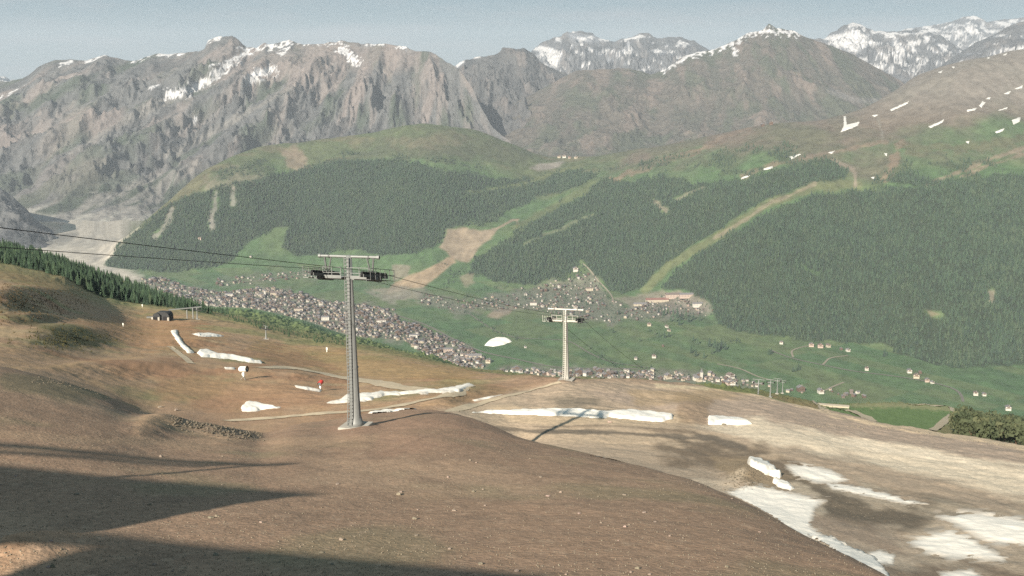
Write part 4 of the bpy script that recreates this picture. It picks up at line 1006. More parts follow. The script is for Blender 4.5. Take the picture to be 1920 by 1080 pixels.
# ------------------------------------------------------------------ snow guns, station, posts
def snow_gun(px, py, rz, s, label, red=False):
    l, _ = cast(px, py, S, 135); g_ = empty('snow_gun', l, rz, s); tag(g_, label, 'snow gun', 'snow guns on the brown slope')
    for an in (90, 210, 330):
        MB().tube([(.0,0,.75),(.62*math.cos(R(an)),.62*math.sin(R(an)),-.05)], .05, 6).build('leg', M['galv'], g_)
    MB().tube([(0,0,.6),(0,0,1.5)], .13, 10).build('stand', M['white'], g_)
    MB().box((0,0,1.1), (.5,.42,.5)).build('control_box', M['white'], g_, bevel=.03)
    br = MB().tube([(-.78,0,1.98),(-.6,0,2.0),(.5,0,2.12),(.72,0,2.14)], [.44,.53,.50,.52], 18, cap=False); br.build('barrel', M['red'] if red else M['white'], g_, smooth=True)
    MB().tube([(.66,0,2.135),(.86,0,2.155)], [.50,.55], 18, cap=False).build('nozzle_ring', M['black'], g_)
    MB().tube([(-.5,0,2.01),(.45,0,2.11)], .22, 10).build('fan_hub', M['black'], g_)
    MB().tube([(-.60,0,2.0),(-.56,0,2.0)], .50, 18).build('intake_screen', M['galv_dark'], g_)
snow_gun(457, 712, R(-20), 1.0, 'white fan snow gun on a stand on the brown slope')
snow_gun(601, 733, R(78), .72, 'red and white snow gun beside a thin snow streak', True)
def post(px, py, h, label, ob=None, ymin=140):
    l, _ = cast(px, py, ob or S, ymin)
    if l is None: return
    m_ = MB(); m_.tube([(0,0,-.1),(0,0,h)], h*.09, 8); m_.box((0,0,h*.75), (h*.30,h*.25,h*.5))
    o = m_.build('marker_post', M['white']); o.location = l; tag(o, label, 'post', 'white marker posts')
post(613, 660, 1.5, 'small white marker post near the green edge of the slope')
post(231, 612, 1.1, 'small white marker post on the brown slope left of the snow rill')
post(267, 576, 1.3, 'small white marker post on the skyline left of the dark station')
# dark lift station on the left slope: two arched drive housings, boom and gantry
l, _ = cast(306, 600, S, 200)
dk = empty('lift_station', l, R(-8)); tag(dk, 'dark lift station with two arched openings on the left slope', 'lift station'); k = l.y/FPX
def arch_house(cx, w, d, h):
    n = 9; prof = [(-w/2, 0)] + [(-w/2*math.cos(R(180*i/(n-1))), h*.45 + h*.55*math.sin(R(180*i/(n-1)))) for i in range(n)] + [(w/2, 0)]
    m_ = MB(); N_ = len(prof)
    vs = [(cx+x, -d/2, z) for x, z in prof] + [(cx+x, d/2, z) for x, z in prof]
    fs = [tuple(range(N_-1, -1, -1)), tuple(range(N_, 2*N_))] + [(i, i+1, N_+i+1, N_+i) for i in range(N_-1)]
    return m_.add(vs, fs)
arch_house(-9*k, 16*k, 4.0, 15*k).build('housing', M['dark_hall'], dk)
arch_house(9*k, 15*k, 4.0, 17*k).build('housing', M['dark_hall'], dk)
MB().box((-9*k,-2.06,4*k), (10*k,.1,8*k)).build('gate_shade', M['black'], dk); MB().box((9*k,-2.06,4.5*k), (9*k,.1,9*k)).build('gate_shade', M['black'], dk)  # flat black panels, the shade inside the arches put in as colour
MB().box((1*k,.4,13*k), (20*k,3,7*k)).build('machine_room', M['dark_hall'], dk, bevel=.2)
MB().bar((-18*k,0,5*k), (-31*k,-1,5.5*k), .9, .5).build('boom', M['galv'], dk)
gt = MB().bar((12*k,0,20*k), (66*k,6,22*k), .5, .4)
for x in (40, 52): gt.bar((x*k,4,0), (x*k,4,21.5*k), .35)
gt.build('gantry', M['galv'], dk)
for x in (-16, -3, 16): MB().box((x*k,-2.4,.8), (.7,.7,1.6)).build('pillar', M['concrete'], dk)

# long pale shed on the edge beyond the ski run
l, _ = cast(1562, 762, S, 240); l2, _ = cast(1532, 757, S, 240)
if l:
    sh = empty('shed', l, R(-16)); tag(sh, 'long low pale shed with a dark open end on the slope edge', 'shed'); k = l.y/FPX
    MB().box((0,0,1.0*k), (60*k,3,3.0*k)).build('wall', M['wall_cream'], sh, bevel=.15)
    MB().box((0,0,2.9*k), (61*k,3.6,.6*k)).build('roof', M['wall_cream'], sh, bevel=.1)
    MB().box((-31*k,-.2,1.6*k), (3.0*k,3.4,4.5*k)).build('entrance_shade', M['black'], sh)  # solid black block stands in for the shade inside the open end

# ------------------------------------------------------------------ houses
def house_meshes(w, d, h, ov=1.0):
    """wall with gables, roof slab with overhang, timber upper storey"""
    rh = w*.24
    wall = MB().add([(-w/2,-d/2,-3),(w/2,-d/2,-3),(w/2,d/2,-3),(-w/2,d/2,-3),(-w/2,-d/2,h),(w/2,-d/2,h),(w/2,d/2,h),(-w/2,d/2,h),(0,-d/2,h+rh),(0,d/2,h+rh)],
        [(0,1,5,8,4),(2,3,7,9,6),(1,2,6,5),(3,0,4,7),(0,3,2,1)])
    tim = MB().box((0,-d/2-.5,h*.66), (w*.86,1.0,1.0)); tim.box((0,-d/2-.15,h+.3), (w*.55,.3,h*.35))
    k = rh/(w/2); rf = MB()
    for s in (-1, 1):
        x1 = s*(w/2+ov); z1 = h - k*ov
        rf.add([(0,-d/2-ov,h+rh+.1),(x1,-d/2-ov,z1+.1),(x1,d/2+ov,z1+.1),(0,d/2+ov,h+rh+.1),(0,-d/2-ov,h+rh+.6),(x1,-d/2-ov,z1+.6),(x1,d/2+ov,z1+.6),(0,d/2+ov,h+rh+.6)],
               [(0,1,2,3),(4,7,6,5),(0,4,5,1),(1,5,6,2),(2,6,7,3),(3,7,4,0)])
    ch = MB().box((w*.2,d*.15,h+rh*.9), (.9,.9,2.0)); wi = MB()
    for z in (h*.32, h*.78):
        for x in (-.3, 0, .3): wi.box((x*w,-d/2-.06,z), (1.4,.12,1.5))
    return wall, tim, rf, ch, wi
WALLS = ['wall_white','wall_white','wall_cream','wall_rose','wood','wood','roof_brown']
ROOFS = ['roof_grey','roof_grey','roof_grey','roof_brown','roof_grey','roof_brown','roof_grey']
HV = []
for i, (w, d, h) in enumerate(((9,10,6.5),(11.5,11,8),(8.5,12,6),(14,10,8.5))):
    HV.append([m for m in house_meshes(w, d, h)])
HM = {}
def house_part(v, part, material):
    key = (v, part, material)
    if key not in HM:
        HM[key] = HV[v][part].mesh(('wall','timber_front','roof','chimney','windows')[part], M[material])
    return HM[key]
def house_obj(loc, rz, s, v, wm, rm, label, group, tall=1.0):
    r = empty('house', loc, rz, s); r.scale = (s, s, s*tall); tag(r, label, 'house', group)
    link(bpy.data.objects.new('wall', house_part(v, 0, wm)), r)
    link(bpy.data.objects.new('timber_front', house_part(v, 1, 'wood')), r)
    rr = link(bpy.data.objects.new('roof', house_part(v, 2, rm)), r)
    link(bpy.data.objects.new('chimney', house_part(v, 3, 'wall_cream')), rr)
    return r
# candidate sites, spaced on the ground
AREAS = [(VILL[0], 1500, 10.5, 'village'), (VILL[1], 290, 15.0, 'hamlet'), (VILL[2], 240, 12.0, 'south'), (VILL[3], 62, 18.0, 'north')]
STRIP = [(1430,722,14,4),(1490,732,14,5),(1545,735,16,4),(1600,742,30,5)]
sites = []
def inside(poly, n):
    P = np.asarray(poly, float); lo, hi = P.min(0), P.max(0); out = []
    while len(out) < n:
        c = RNG.uniform(lo, hi, (n*3, 2)); m = sdf(c[:, 0], c[:, 1], P) > 1.0
        out += list(c[m])
    return out[:n]
def add_sites(cands, sep, zone):
    cell = {}
    for l, z, sp in sites: cell.setdefault((int(l.x//25), int(l.y//25)), []).append(l)
    for x, y in cands:
        l, n = cast(x, y, valley, 2600)
        if l is None: continue
        if perlin(np.array([l.x/60.0]), np.array([l.y/95.0]), 77)[0] < (-.24 if zone == 'hamlet' else -.45): continue
        cx, cy2 = int(l.x//25), int(l.y//25); ok = True
        for i in (-1, 0, 1):
            for j in (-1, 0, 1):
                for q in cell.get((cx+i, cy2+j), ()):
                    if (q.x-l.x)**2 + (q.y-l.y)**2 < sep*sep: ok = False
        if ok:
            cell.setdefault((cx, cy2), []).append(l); sites.append((l, zone, (x, y)))
for poly, n, sep, zone in AREAS: add_sites(inside(poly, n*2), sep, zone)
for x, y, rx, ry in STRIP: add_sites([(x + RNG.uniform(-rx, rx), y + RNG.uniform(-ry, ry)) for _ in range(12)], 18, 'south')
GROUPLAB = {'village': ('chalet in the dense village strip', 'houses of the main village'),
            'hamlet': ('chalet in the hillside village between meadow and forest', 'houses of the hillside village'),
            'south': ('chalet in the row above the near crest', 'houses of the southern row'),
            'north': ('chalet in the loose row on the far meadow', 'houses of the far meadow row')}
sites.sort(key=lambda q: q[0].y)
rest = []
def style():
    v = int(RNG.integers(0, 4)); return v, WALLS[int(RNG.integers(0, len(WALLS)))], ROOFS[int(RNG.integers(0, len(ROOFS)))]
ZDIR = {'village': .25, 'hamlet': .1, 'south': .35, 'north': .2}
for i, (l, zone, _) in enumerate(sites):
    v, wm, rm = style(); rz = ZDIR[zone] + RNG.normal(0, .35) + (math.pi/2 if RNG.random() < .25 else 0)
    s = float(np.clip(RNG.lognormal(-.30, .30), .42, 1.6))
    if zone in ('hamlet', 'north'): s *= .88
    if i < 285:
        lab, gr = GROUPLAB[zone]
        tone = {'wall_white':'white walled','wall_cream':'cream walled','wall_rose':'pinkish walled','wood':'brown timber','roof_brown':'dark brown'}[wm]
        x_ = _[0]
        if zone == 'south': lab += ' left of the second pylon' if x_ < 1050 else ' between second pylon and church tower' if x_ < 1290 else ' right of the church tower' if x_ < 1440 else ' behind the far pylons'
        elif zone == 'village': lab += ' at its near lower end' if x_ > 800 else ' right of the first pylon' if x_ > 680 else ' left of the first pylon'
        house_obj(l, rz, s, v, wm, rm, tone + ' ' + lab, gr)
    else: rest.append((l, rz, s, v, wm, rm))
# farther houses, past the count that can be told apart: one mass
VV, FF, MI = [], [], []; nb = 0
mlist = ['wall_white','wall_cream','wall_rose','wood','roof_grey','roof_brown','roof_red']
for l, rz, s, v, wm, rm in rest:
    c, sn = math.cos(rz)*s, math.sin(rz)*s
    for part, mm in ((0, wm), (1, 'wood'), (2, rm)):
        b = HV[v][part]; P = np.array(b.v, float)
        VV.append(np.stack([l.x + P[:, 0]*c - P[:, 1]*sn, l.y + P[:, 0]*sn + P[:, 1]*c, l.z + P[:, 2]*s], -1))
        for f in b.f:
            for t in range(1, len(f)-1):
                FF.append((nb+f[0], nb+f[t], nb+f[t+1])); MI.append(mlist.index(mm))
        nb += len(P)
if rest:
    o = mesh_np('village_houses', np.concatenate(VV), np.array(FF), None, mats=[M[m] for m in mlist], mi=MI)
    tag(o, 'far roofs and walls of the villages on the valley floor', kind='stuff')
# single houses that stand apart
LONE = [(1465,645,1.3,1,'wall_white','roof_grey','white house at the forest edge above the loop lane'), (1521,650,1.5,3,'wall_rose','roof_grey','long pink farmhouse, left one of the chalet group below the wood'),
 (1538,652,1.6,3,'wall_rose','roof_brown','large pink chalet in the middle of the group below the wood'), (1553,651,1.4,1,'wall_cream','roof_brown','cream chalet at the right end of the group below the wood'),
 (1577,656,1.2,0,'wood','roof_grey','dark timber house of the pair at the lane end'), (1590,659,1.3,1,'wall_white','roof_grey','white house of the pair at the lane end'),
 (1625,694,1.6,0,'wall_white','roof_brown','white house alone beside the valley road'), (1705,699,1.5,1,'wall_white','roof_grey','white farmhouse leftmost of the hamlet under the forest tip'),
 (1718,709,1.6,3,'wall_cream','roof_brown','round fronted cream house in the hamlet under the forest tip'), (1725,700,1.3,2,'wood','roof_brown','timber barn in the hamlet under the forest tip'), (1738,716,1.4,1,'wall_rose','roof_grey','pinkish house nearest the road in the hamlet under the forest tip'), (1748,719,1.2,0,'wall_white','roof_grey','small white house at the right end of the hamlet under the forest tip'),
 (1829,741,1.4,1,'wall_white','roof_brown','white house left of the pair by the road bend'), (1845,742,1.4,0,'wall_white','roof_grey','white house right of the pair by the road bend'), (1890,769,1.6,1,'wall_white','roof_grey','white house above the grey trees at the right edge'),
 (1217,611,1.5,1,'wall_cream','roof_brown','cream house alone on the meadow right of the second pylon'), (1250,614,1.4,0,'wall_white','roof_brown','brown roofed house upper of two by the dark trees'), (1254,621,1.4,2,'wall_cream','roof_brown','brown roofed house lower of two by the dark trees'),
 (1192,674,1.3,0,'wall_white','roof_grey','white hut left of two on the meadow slope'), (1226,671,1.4,1,'wall_white','roof_brown','pale hut right of two on the meadow slope'), (1243,650,1.0,0,'wood','roof_brown','small brown barn on the green meadow'), (985,652,1.0,0,'wall_white','roof_grey','small white hut right of the stored snow pile'),
 (1079,508,2.0,3,'wall_white','roof_grey','pale building at the forest edge above the hillside village'), (375,449,1.4,3,'wall_rose','roof_brown','pink farmhouse left of two at the top of the meadow tongue'), (470,482,1.2,0,'wall_white','roof_grey','white hut on the upper left meadow'),
 (1032,292,2.0,1,'wall_white','roof_grey','white building on the pass, leftmost on the skyline'), (1048,296,1.9,1,'wall_cream','roof_brown','cream building on the pass, second from left'), (1058,296,1.9,3,'wall_white','roof_brown','white building on the pass, third from left'), (1068,297,1.8,0,'wall_rose','roof_red','reddish building on the pass, fourth from left'), (1080,297,1.8,1,'wall_cream','roof_grey','cream building at the right end of the pass houses'),
 (1430,237,2.4,2,'wood','roof_grey','dark mountain hut on the brown ridge'), (1446,234,2.2,1,'wood','roof_grey','second dark hut right of the ridge hut')]
for x, y, s, v, wm, rm, lab in LONE:
    l, _ = cast(x, y, valley, 2600)
    if l is not None: house_obj(l, RNG.uniform(-.3, .4), s*.76, v, wm, rm, lab, 'houses standing apart')
# large pale buildings and the churches
for x, y, w, d, h, mm, rm, lab in ((1232,566,90,24,10,'wall_cream','roof_red','long hall with red roof beside the hillside village'), (1262,558,60,22,14,'wall_rose','roof_brown','big pink hotel block at the wood edge'), (1290,557,70,20,12,'wall_rose','roof_grey','long pink hotel block right of the red roofed hall'),
                                (1310,574,46,18,11,'wall_white','roof_grey','white hotel block below the pink hotels'), (518,553,46,20,10,'wall_cream','roof_brown','large cream hall beside the village church'), (891,672,40,18,11,'wall_cream','roof_grey','cream block at the lower end of the village'), (430,556,30,14,11,'wall_white','roof_grey','white hotel block near the left end of the village'), (560,585,34,15,13,'wall_cream','roof_brown','cream hotel block in the middle of the village'), (610,600,28,14,12,'wall_white','roof_grey','white hotel block left of the first pylon mast'), (715,606,34,15,12,'wall_white','roof_brown','white hotel block right of the first pylon mast'), (775,634,28,13,12,'wall_white','roof_grey','white hotel block where the village bends'), (840,660,30,14,11,'wall_rose','roof_grey','pinkish hotel block near the lower end of the village'), (690,583,36,14,10,'wall_cream','roof_grey','cream block on the upper village edge'), (1105,545,30,13,11,'wall_cream','roof_brown','cream hotel in the upper hillside village'), (1000,572,26,12,10,'wall_white','roof_brown','white hotel on the meadow side of the hillside village'), (1200,573,50,18,8,'wall_cream','roof_grey','low pale hall by the lane junction')):
    l, _ = cast(x, y, valley, 2600)
    if l is None: continue
    b = empty('hotel_block', l, .1); tag(b, lab, 'building', 'large blocks in the valley')
    MB().box((0,0,h/2-2), (w,d,h+4)).build('wall', M[mm], b)
    r_ = MB().add([(-w/2-1,-d/2-1,h),(w/2+1,-d/2-1,h),(w/2+1,d/2+1,h),(-w/2-1,d/2+1,h),(-w/2-1,0,h+d*.28),(w/2+1,0,h+d*.28)], [(0,1,5,4),(2,3,4,5),(1,2,5),(3,0,4),(0,3,2,1)]); r_.build('roof', M[rm], b)
    for xx in np.arange(-w/2+4, w/2-3, 6.0):
        for zz in np.arange(3.0, h-1, 3.2): MB().box((xx,-d/2-.06,zz), (1.8,.14,1.5)).build('window', M['glass'], b)
for x, y, hh, lab in ((491,556,30,'church with pale gable and pointed tower in the village'), (1309,714,34,'white church tower rising over the southern row')):
    l, _ = cast(x, y, valley, 2600)
    if l is None: continue
    c_ = empty('church', l, .3); tag(c_, lab, 'church')
    for m_, nm, mm in zip(house_meshes(15, 26, 11), ('nave', 'porch', 'roof'), ('wall_cream','wood','roof_grey')): m_.build(nm, M[mm], c_)
    MB().box((12,3,hh*.35), (6.5,6.5,hh*.74)).build('tower', M['wall_white'], c_)
    MB().add([(8.5,-.5,hh*.72),(15.5,-.5,hh*.72),(15.5,6.5,hh*.72),(8.5,6.5,hh*.72),(12,3,hh*1.12)], [(0,1,4),(1,2,4),(2,3,4),(3,0,4),(0,3,2,1)]).build('spire', M['roof_grey'], c_)

# ------------------------------------------------------------------ trees
def crown_mesh(name, seed, tiers=11, pts=9, slim=.19, mname='needles'):
    rs = random.Random(seed); V = []; F = []
    for t in range(tiers):
        f = t/(tiers-1); z0 = .07 + .80*f; zt = z0 + .20*(1-.4*f)
        r = slim*(1-f)**.85 + .022; b = len(V); V.append((rs.uniform(-.006,.006), rs.uniform(-.006,.006), min(zt, 1.0)))
        ph = rs.uniform(0, 6.3)
        for k in range(pts*2):
            an = ph + math.pi*k/pts + rs.uniform(-.09,.09)
            rr = r*(rs.uniform(.82,1.28) if k % 2 == 0 else rs.uniform(.42,.66))
            V.append((math.cos(an)*rr, math.sin(an)*rr, z0 - (rs.uniform(.015,.05) if k % 2 == 0 else -.012)))
        n = pts*2
        for k in range(n): F.append((b, b+1+k, b+1+(k+1) % n))
    me = bpy.data.meshes.new(name); me.from_pydata(V, [], F); me.materials.append(M[mname]); return me
CROWN = [crown_mesh('crown', 1), crown_mesh('crown', 5, slim=.15), crown_mesh('crown', 9, tiers=9, slim=.23), crown_mesh('crown', 13, tiers=10, slim=.20, mname='larch')]
TRUNK = MB().tube([(0,0,-.06),(0,0,.2),(0,0,.9)], [.022,.018,.004], 6).mesh('trunk', M['bark'])
def conifer(loc, h, k, label, group):
    r = empty('conifer_tree', loc, RNG.uniform(0, 6.28), h); tag(r, label, 'tree', group)
    link(bpy.data.objects.new('trunk', TRUNK), r)
    c = link(bpy.data.objects.new('crown', CROWN[k]), r); return c
protos = []
# wood on the shoulder to the left: the nearest trees as single trees, the rest as one mass
wood_poly = [(-60,455),(0,461),(100,487),(200,520),(300,556),(400,590),(412,594),(395,598),(330,579),(260,570),(190,556),(140,536),(80,514),(0,497),(-60,488)]
cand = []
rr_ = np.random.default_rng(3)
while len(cand) < 1700:
    x = rr_.uniform(-60, 415); y = rr_.uniform(450, 600)
    if sdf(np.array([x]), np.array([y]), wood_poly)[0] > 0:
        l, n = cast(x, y, S, 480)
        if l is not None and l.y > 520: cand.append((l, x))
# more depth behind the first rows
back = []
for _ in range(3200):
    x = rr_.uniform(-700, -210); y = rr_.uniform(760, 1500)
    l = drop(x, y)
    if l is None: continue
    u, v = project(np.array([l.x]), np.array([l.y]), np.array([l.z]))
    if u[0] < 430 and x/y > -.60: back.append(l)
cand.sort(key=lambda q: q[0].y)
keep = []
for l, x in cand:
    if all((l.x-q.x)**2 + (l.y-q.y)**2 > 5.5 for q in keep): keep.append(l)
for i, l in enumerate(keep[:200]):
    c = conifer(l, float(rr_.uniform(3.6, 6.8)), int(rr_.integers(0, 4)), 'dark conifer on the near edge of the left wood ' + ('above the lit brown hump' if project(l.x, l.y, l.z)[0] < 110 else 'above the shaded hollow' if project(l.x, l.y, l.z)[0] < 240 else 'behind the dark lift station'), 'trees of the left wood')
    protos.append(c)
left_rest = keep[200:] + back
single = [(1492,696,15),(1497,694,17),(1487,697,13),(1660,668,20),(1657,669,18),(1443,665,14),(1441,666,16),(1446,664,15),(1300,640,17),(1308,646,18),(1330,650,22),(1340,652,24),(1352,654,24),(1345,660,24),(1360,656,20),(1335,664,20),(1296,662,18),(1305,668,16),(1320,672,18),
          (1235,590,20),(1245,592,22),(1252,588,20),(1262,594,24),(1270,596,26),(1278,600,24),(1286,598,24),(1292,604,22),(1300,600,20),(1312,602,20),(1266,604,22),(1274,610,22),(1258,603,18),(1143,620,14),(1150,624,14),(1200,640,12),(1218,622,14),(1228,628,16),(1236,632,16),(1246,634,18),(1254,632,16),
          (1105,655,12),(1128,668,12),(900,600,10),(925,616,10),(705,552,10),(690,566,10),(1090,566,14),(1100,572,14),(1110,568,14),(1060,560,14),(1052,556,12),(1020,566,14),(985,560,12),(1140,560,14),(1160,590,14)]
for x, y, h in single:
    l, _ = cast(x, y, valley, 2600)
    if l is not None: conifer(l, h*1.6, int(rr_.integers(0, 4)), ('small dark tree right of the second pylon' if x < 1215 else 'dark tree in the clump below the hotels' if x < 1320 and y < 615 else 'dark tree of the meadow group under the forest corner' if x < 1400 else 'small dark tree on the meadow under the right wood'), 'single trees in the valley')
# dark shrub belt below the left skyline
shr = []
for _ in range(200):
    t = rr_.random(); x = 415 + t*235 + rr_.normal(0, 6); y = np.interp(x, [400,480,560,650], [588,610,628,648]) + rr_.normal(0, 4.0)
    l, n = cast(x, y, S, 420)
    if l is not None: shr.append(l)

def scatter(name, label, pts, scl, src, kinds):
    """one mass of instanced crowns; pts (n,3), scl (n,)"""
    me = bpy.data.meshes.new(name); me.vertices.add(len(pts)); me.vertices.foreach_set('co', np.ascontiguousarray(pts, np.float32).ravel())
    for nm, ty, arr in (('scl','FLOAT',scl), ('rot','FLOAT',RNG.uniform(0, 6.28, len(pts))), ('var','INT',kinds)):
        a = me.attributes.new(nm, ty, 'POINT'); a.data.foreach_set('value', np.ascontiguousarray(arr, np.float32 if ty == 'FLOAT' else np.int32))
    o = link(bpy.data.objects.new(name, me))
    ng = bpy.data.node_groups.new(name, 'GeometryNodeTree')
    ng.interface.new_socket('Geometry', in_out='INPUT', socket_type='NodeSocketGeometry'); ng.interface.new_socket('Geometry', in_out='OUTPUT', socket_type='NodeSocketGeometry')
    gi = ng.nodes.new('NodeGroupInput'); go = ng.nodes.new('NodeGroupOutput'); jn = ng.nodes.new('GeometryNodeJoinGeometry'); L = ng.links.new
    def attr(nm, ty):
        n = ng.nodes.new('GeometryNodeInputNamedAttribute'); n.data_type = ty; n.inputs['Name'].default_value = nm; return n.outputs['Attribute']
    s_, r_, v_ = attr('scl','FLOAT'), attr('rot','FLOAT'), attr('var','INT')
    cx = ng.nodes.new('ShaderNodeCombineXYZ'); L(r_, cx.inputs['Z'])
    for k, so in enumerate(src):
        oi = ng.nodes.new('GeometryNodeObjectInfo'); oi.inputs['Object'].default_value = so; oi.transform_space = 'ORIGINAL'
        cp = ng.nodes.new('FunctionNodeCompare'); cp.data_type = 'INT'; cp.operation = 'EQUAL'
        ints = [i for i in cp.inputs if i.type == 'INT']; L(v_, ints[0]); ints[1].default_value = k
        ip = ng.nodes.new('GeometryNodeInstanceOnPoints')
        L(gi.outputs[0], ip.inputs['Points']); L(cp.outputs['Result'], ip.inputs['Selection']); L(oi.outputs['Geometry'], ip.inputs['Instance'])
        L(cx.outputs[0], ip.inputs['Rotation']); L(s_, ip.inputs['Scale']); L(ip.outputs[0], jn.inputs[0])
    L(jn.outputs[0], go.inputs[0])
    md = o.modifiers.new('scatter', 'NODES'); md.node_group = ng
    return tag(o, label, kind='stuff')
src = []
for k in range(4):
    q = [c for c in protos if c.data == CROWN[k]]; src.append(q[0])
def scat(name, label, pts, lo, hi):
    pts = np.asarray(pts, float); n = len(pts)
    if n: scatter(name, label, pts, RNG.uniform(lo, hi, n), src, RNG.integers(0, 3, n))
scat('wood', 'dense conifer wood covering the left shoulder', [tuple(l) for l in left_rest], 3.6, 6.8)
scat('shrub_belt', 'dark dwarf conifers along the left skyline', [tuple(l) for l in shr], .6, 2.0)
# the great woods across the valley
Xg, Yg, Zg, wd, spz = VALN
def cells(A): return (A[:-1, :-1] + A[1:, :-1] + A[:-1, 1:] + A[1:, 1:])/4
ar = np.abs((Xg[:-1, 1:] - Xg[:-1, :-1])*(Yg[1:, :-1] - Yg[:-1, :-1]))
dens = cells(wd)/64.0*np.clip(.95 + .55*cells(fbm(Xg/75.0, Yg/120.0, 3, 320)), .25, 1.5) + cells(spz)/240.0
cnt = RNG.poisson(np.clip(ar*dens, 0, 60))
ii, jj = np.nonzero(cnt); rep = cnt[ii, jj]; ii = np.repeat(ii, rep); jj = np.repeat(jj, rep)
u = RNG.random(len(ii)); v = RNG.random(len(ii))
def bil(A): return (A[ii, jj]*(1-u)*(1-v) + A[ii, jj+1]*u*(1-v) + A[ii+1, jj]*(1-u)*v + A[ii+1, jj+1]*u*v)
pts = np.stack([bil(Xg), bil(Yg), bil(Zg) - .4], -1)
print('forest trees', len(pts))
hgt = np.clip(RNG.normal(14.5, 3.6, len(pts)), 6, 24)*(1 + .18*fbm(pts[:, 0]/90.0, pts[:, 1]/90.0, 3, 300))
scatter('forest', 'dense dark green conifer forest on the hills across the valley', pts, hgt, src, np.where(fbm(pts[:, 0]/130.0, pts[:, 1]/220.0, 4, 310) + RNG.normal(0, .25, len(pts)) > .30, 3, RNG.integers(0, 3, len(pts))))
# hedges and bushes dotted over the valley floor and between houses
bp = []
for poly, n in ((VILL[0], 260), (VILL[1], 480), (VILL[2], 60)):
    for x, y in inside(poly, n):
        l, _ = cast(x, y, valley, 2600)
        if l is not None: bp.append(tuple(l))
for line, n in (([(840,568),(880,590),(910,612),(940,627),(970,636)], 50), ([(1120,668),(1150,682),(1220,692)], 30), ([(1060,540),(1100,500)], 25), ([(870,560),(900,545),(960,535)], 40), ([(830,545),(850,520),(870,505)], 60), ([(780,470),(840,500),(850,520)], 30), ([(1340,650),(1390,640)], 30)):
    for _ in range(n):
        t = RNG.random()*(len(line)-1); k = int(t); f = t-k
        x = line[k][0]*(1-f) + line[k+1][0]*f + RNG.normal(0, 4); y = line[k][1]*(1-f) + line[k+1][1]*f + RNG.normal(0, 2.5)
        l, _ = cast(x, y, valley, 2600)
        if l is not None: bp.append(tuple(l))
scat('garden_trees', 'small trees and hedges between the village houses', bp, 6, 13)

# bushy trees on the spur at the right edge
def bush_mesh(seed, n=260):
    rs = random.Random(seed); V = []; F = []
    lobes = [(rs.uniform(-.28,.28), rs.uniform(-.28,.28), rs.uniform(.35,.78), rs.uniform(.17,.30)) for _ in range(8)]
    for _ in range(n):
        cx, cy3, cz, r = rs.choice(lobes); d = Vector((rs.gauss(0,1), rs.gauss(0,1), rs.gauss(0,1))).normalized()*r*rs.uniform(.6,1.05)
        c = Vector((cx, cy3, cz)) + d; s = rs.uniform(.035,.075); q = Euler((rs.uniform(0,6), rs.uniform(0,6), rs.uniform(0,6))).to_matrix(); b = len(V)
        V += [tuple(c + q @ Vector(p)*s) for p in ((-1,-.6,0),(1,-.6,.3),(.9,.7,0),(-1,.6,.35))]; F.append((b,b+1,b+2,b+3))
    me = bpy.data.meshes.new('crown'); me.from_pydata(V, [], F); me.materials.append(M['leaf']); return me
BUSH = [bush_mesh(s) for s in (2, 3, 4)]
BTR = MB().tube([(0,0,-.05),(.01,0,.25),(.03,.02,.55)], [.035,.028,.012], 6).tube([(.01,0,.25),(-.14,.06,.55)], [.02,.008], 5).tube([(.02,0,.3),(.16,-.05,.58)], [.02,.008], 5).mesh('trunk', M['bark'])
rb = np.random.default_rng(11); n = 0; placed = []
while n < 75:
    x = rb.uniform(1795, 1990); y = rb.uniform(782, 842)
    if y < np.interp(x, [1795,1840,1920,1990], [812,796,806,810]): continue
    l, _ = cast(x, y, S, 300)
    n += 1
    if l is None or any((l-q).length < 3.0 for q in placed): continue
    placed.append(l)
    h = float(rb.uniform(7, 12)); r = empty('bushy_tree', l, float(rb.uniform(0, 6.28)), h); tag(r, 'grey green bushy tree in the copse at right ' + ('by the zigzag track' if x < 1850 else 'in the middle' if x < 1905 else 'cut by the frame'), 'tree', 'copse at the right edge')
    link(bpy.data.objects.new('trunk', BTR), r); link(bpy.data.objects.new('crown', BUSH[int(rb.integers(0, 3))]), r)

# ------------------------------------------------------------------ stones, rubble, dry grass
def stone_mesh(seed, mname='stone'):
    rs = random.Random(seed); bm = bmesh.new(); bmesh.ops.create_icosphere(bm, subdivisions=2, radius=1)
    sc = (rs.uniform(.8,1.3), rs.uniform(.7,1.1), rs.uniform(.5,.8))
    for v in bm.verts:
        k = 1 + .28*math.sin(v.co.x*3.1+seed)*math.cos(v.co.y*2.7-seed) + rs.uniform(-.09,.09); v.co = Vector((v.co.x*sc[0]*k, v.co.y*sc[1]*k, v.co.z*sc[2]*k))
    me = bpy.data.meshes.new('stone'); bm.to_mesh(me); bm.free(); me.materials.append(M[mname]); return me
STM = [stone_mesh(s) for s in range(5)]
named = [(748,928,.17,'rounded pale boulder lying alone in the middle of the foreground'), (302,857,.16,'small white stone on the left foreground slope'), (490,980,.10,'white pebble in the lit wedge between the shadows'), (905,918,.07,'tiny white stone right of the pale boulder'), (640,1013,.10,'stone at the lower edge of the lit wedge'), (1143,792,.32,'dark stone at the lower edge of the long snow strip'), (1357,797,.25,'dark stone at the end snow strip'), (300,764,.30,'pale rock on the bank above the rubble'), (330,770,.35,'dark rock on the bank beside the rubble')]
for x, y, r_, lab in named:
    l, _ = cast(x, y, S, 30)
    o = link(bpy.data.objects.new('stone', STM[int(RNG.integers(0, 5))])); o.location = l + Vector((0,0,r_*.25)); o.scale = (r_,)*3; o.rotation_euler = (0,0,RNG.uniform(0,6)); tag(o, lab, 'stone', 'stones on the near slope')
rs_ = np.random.default_rng(21)
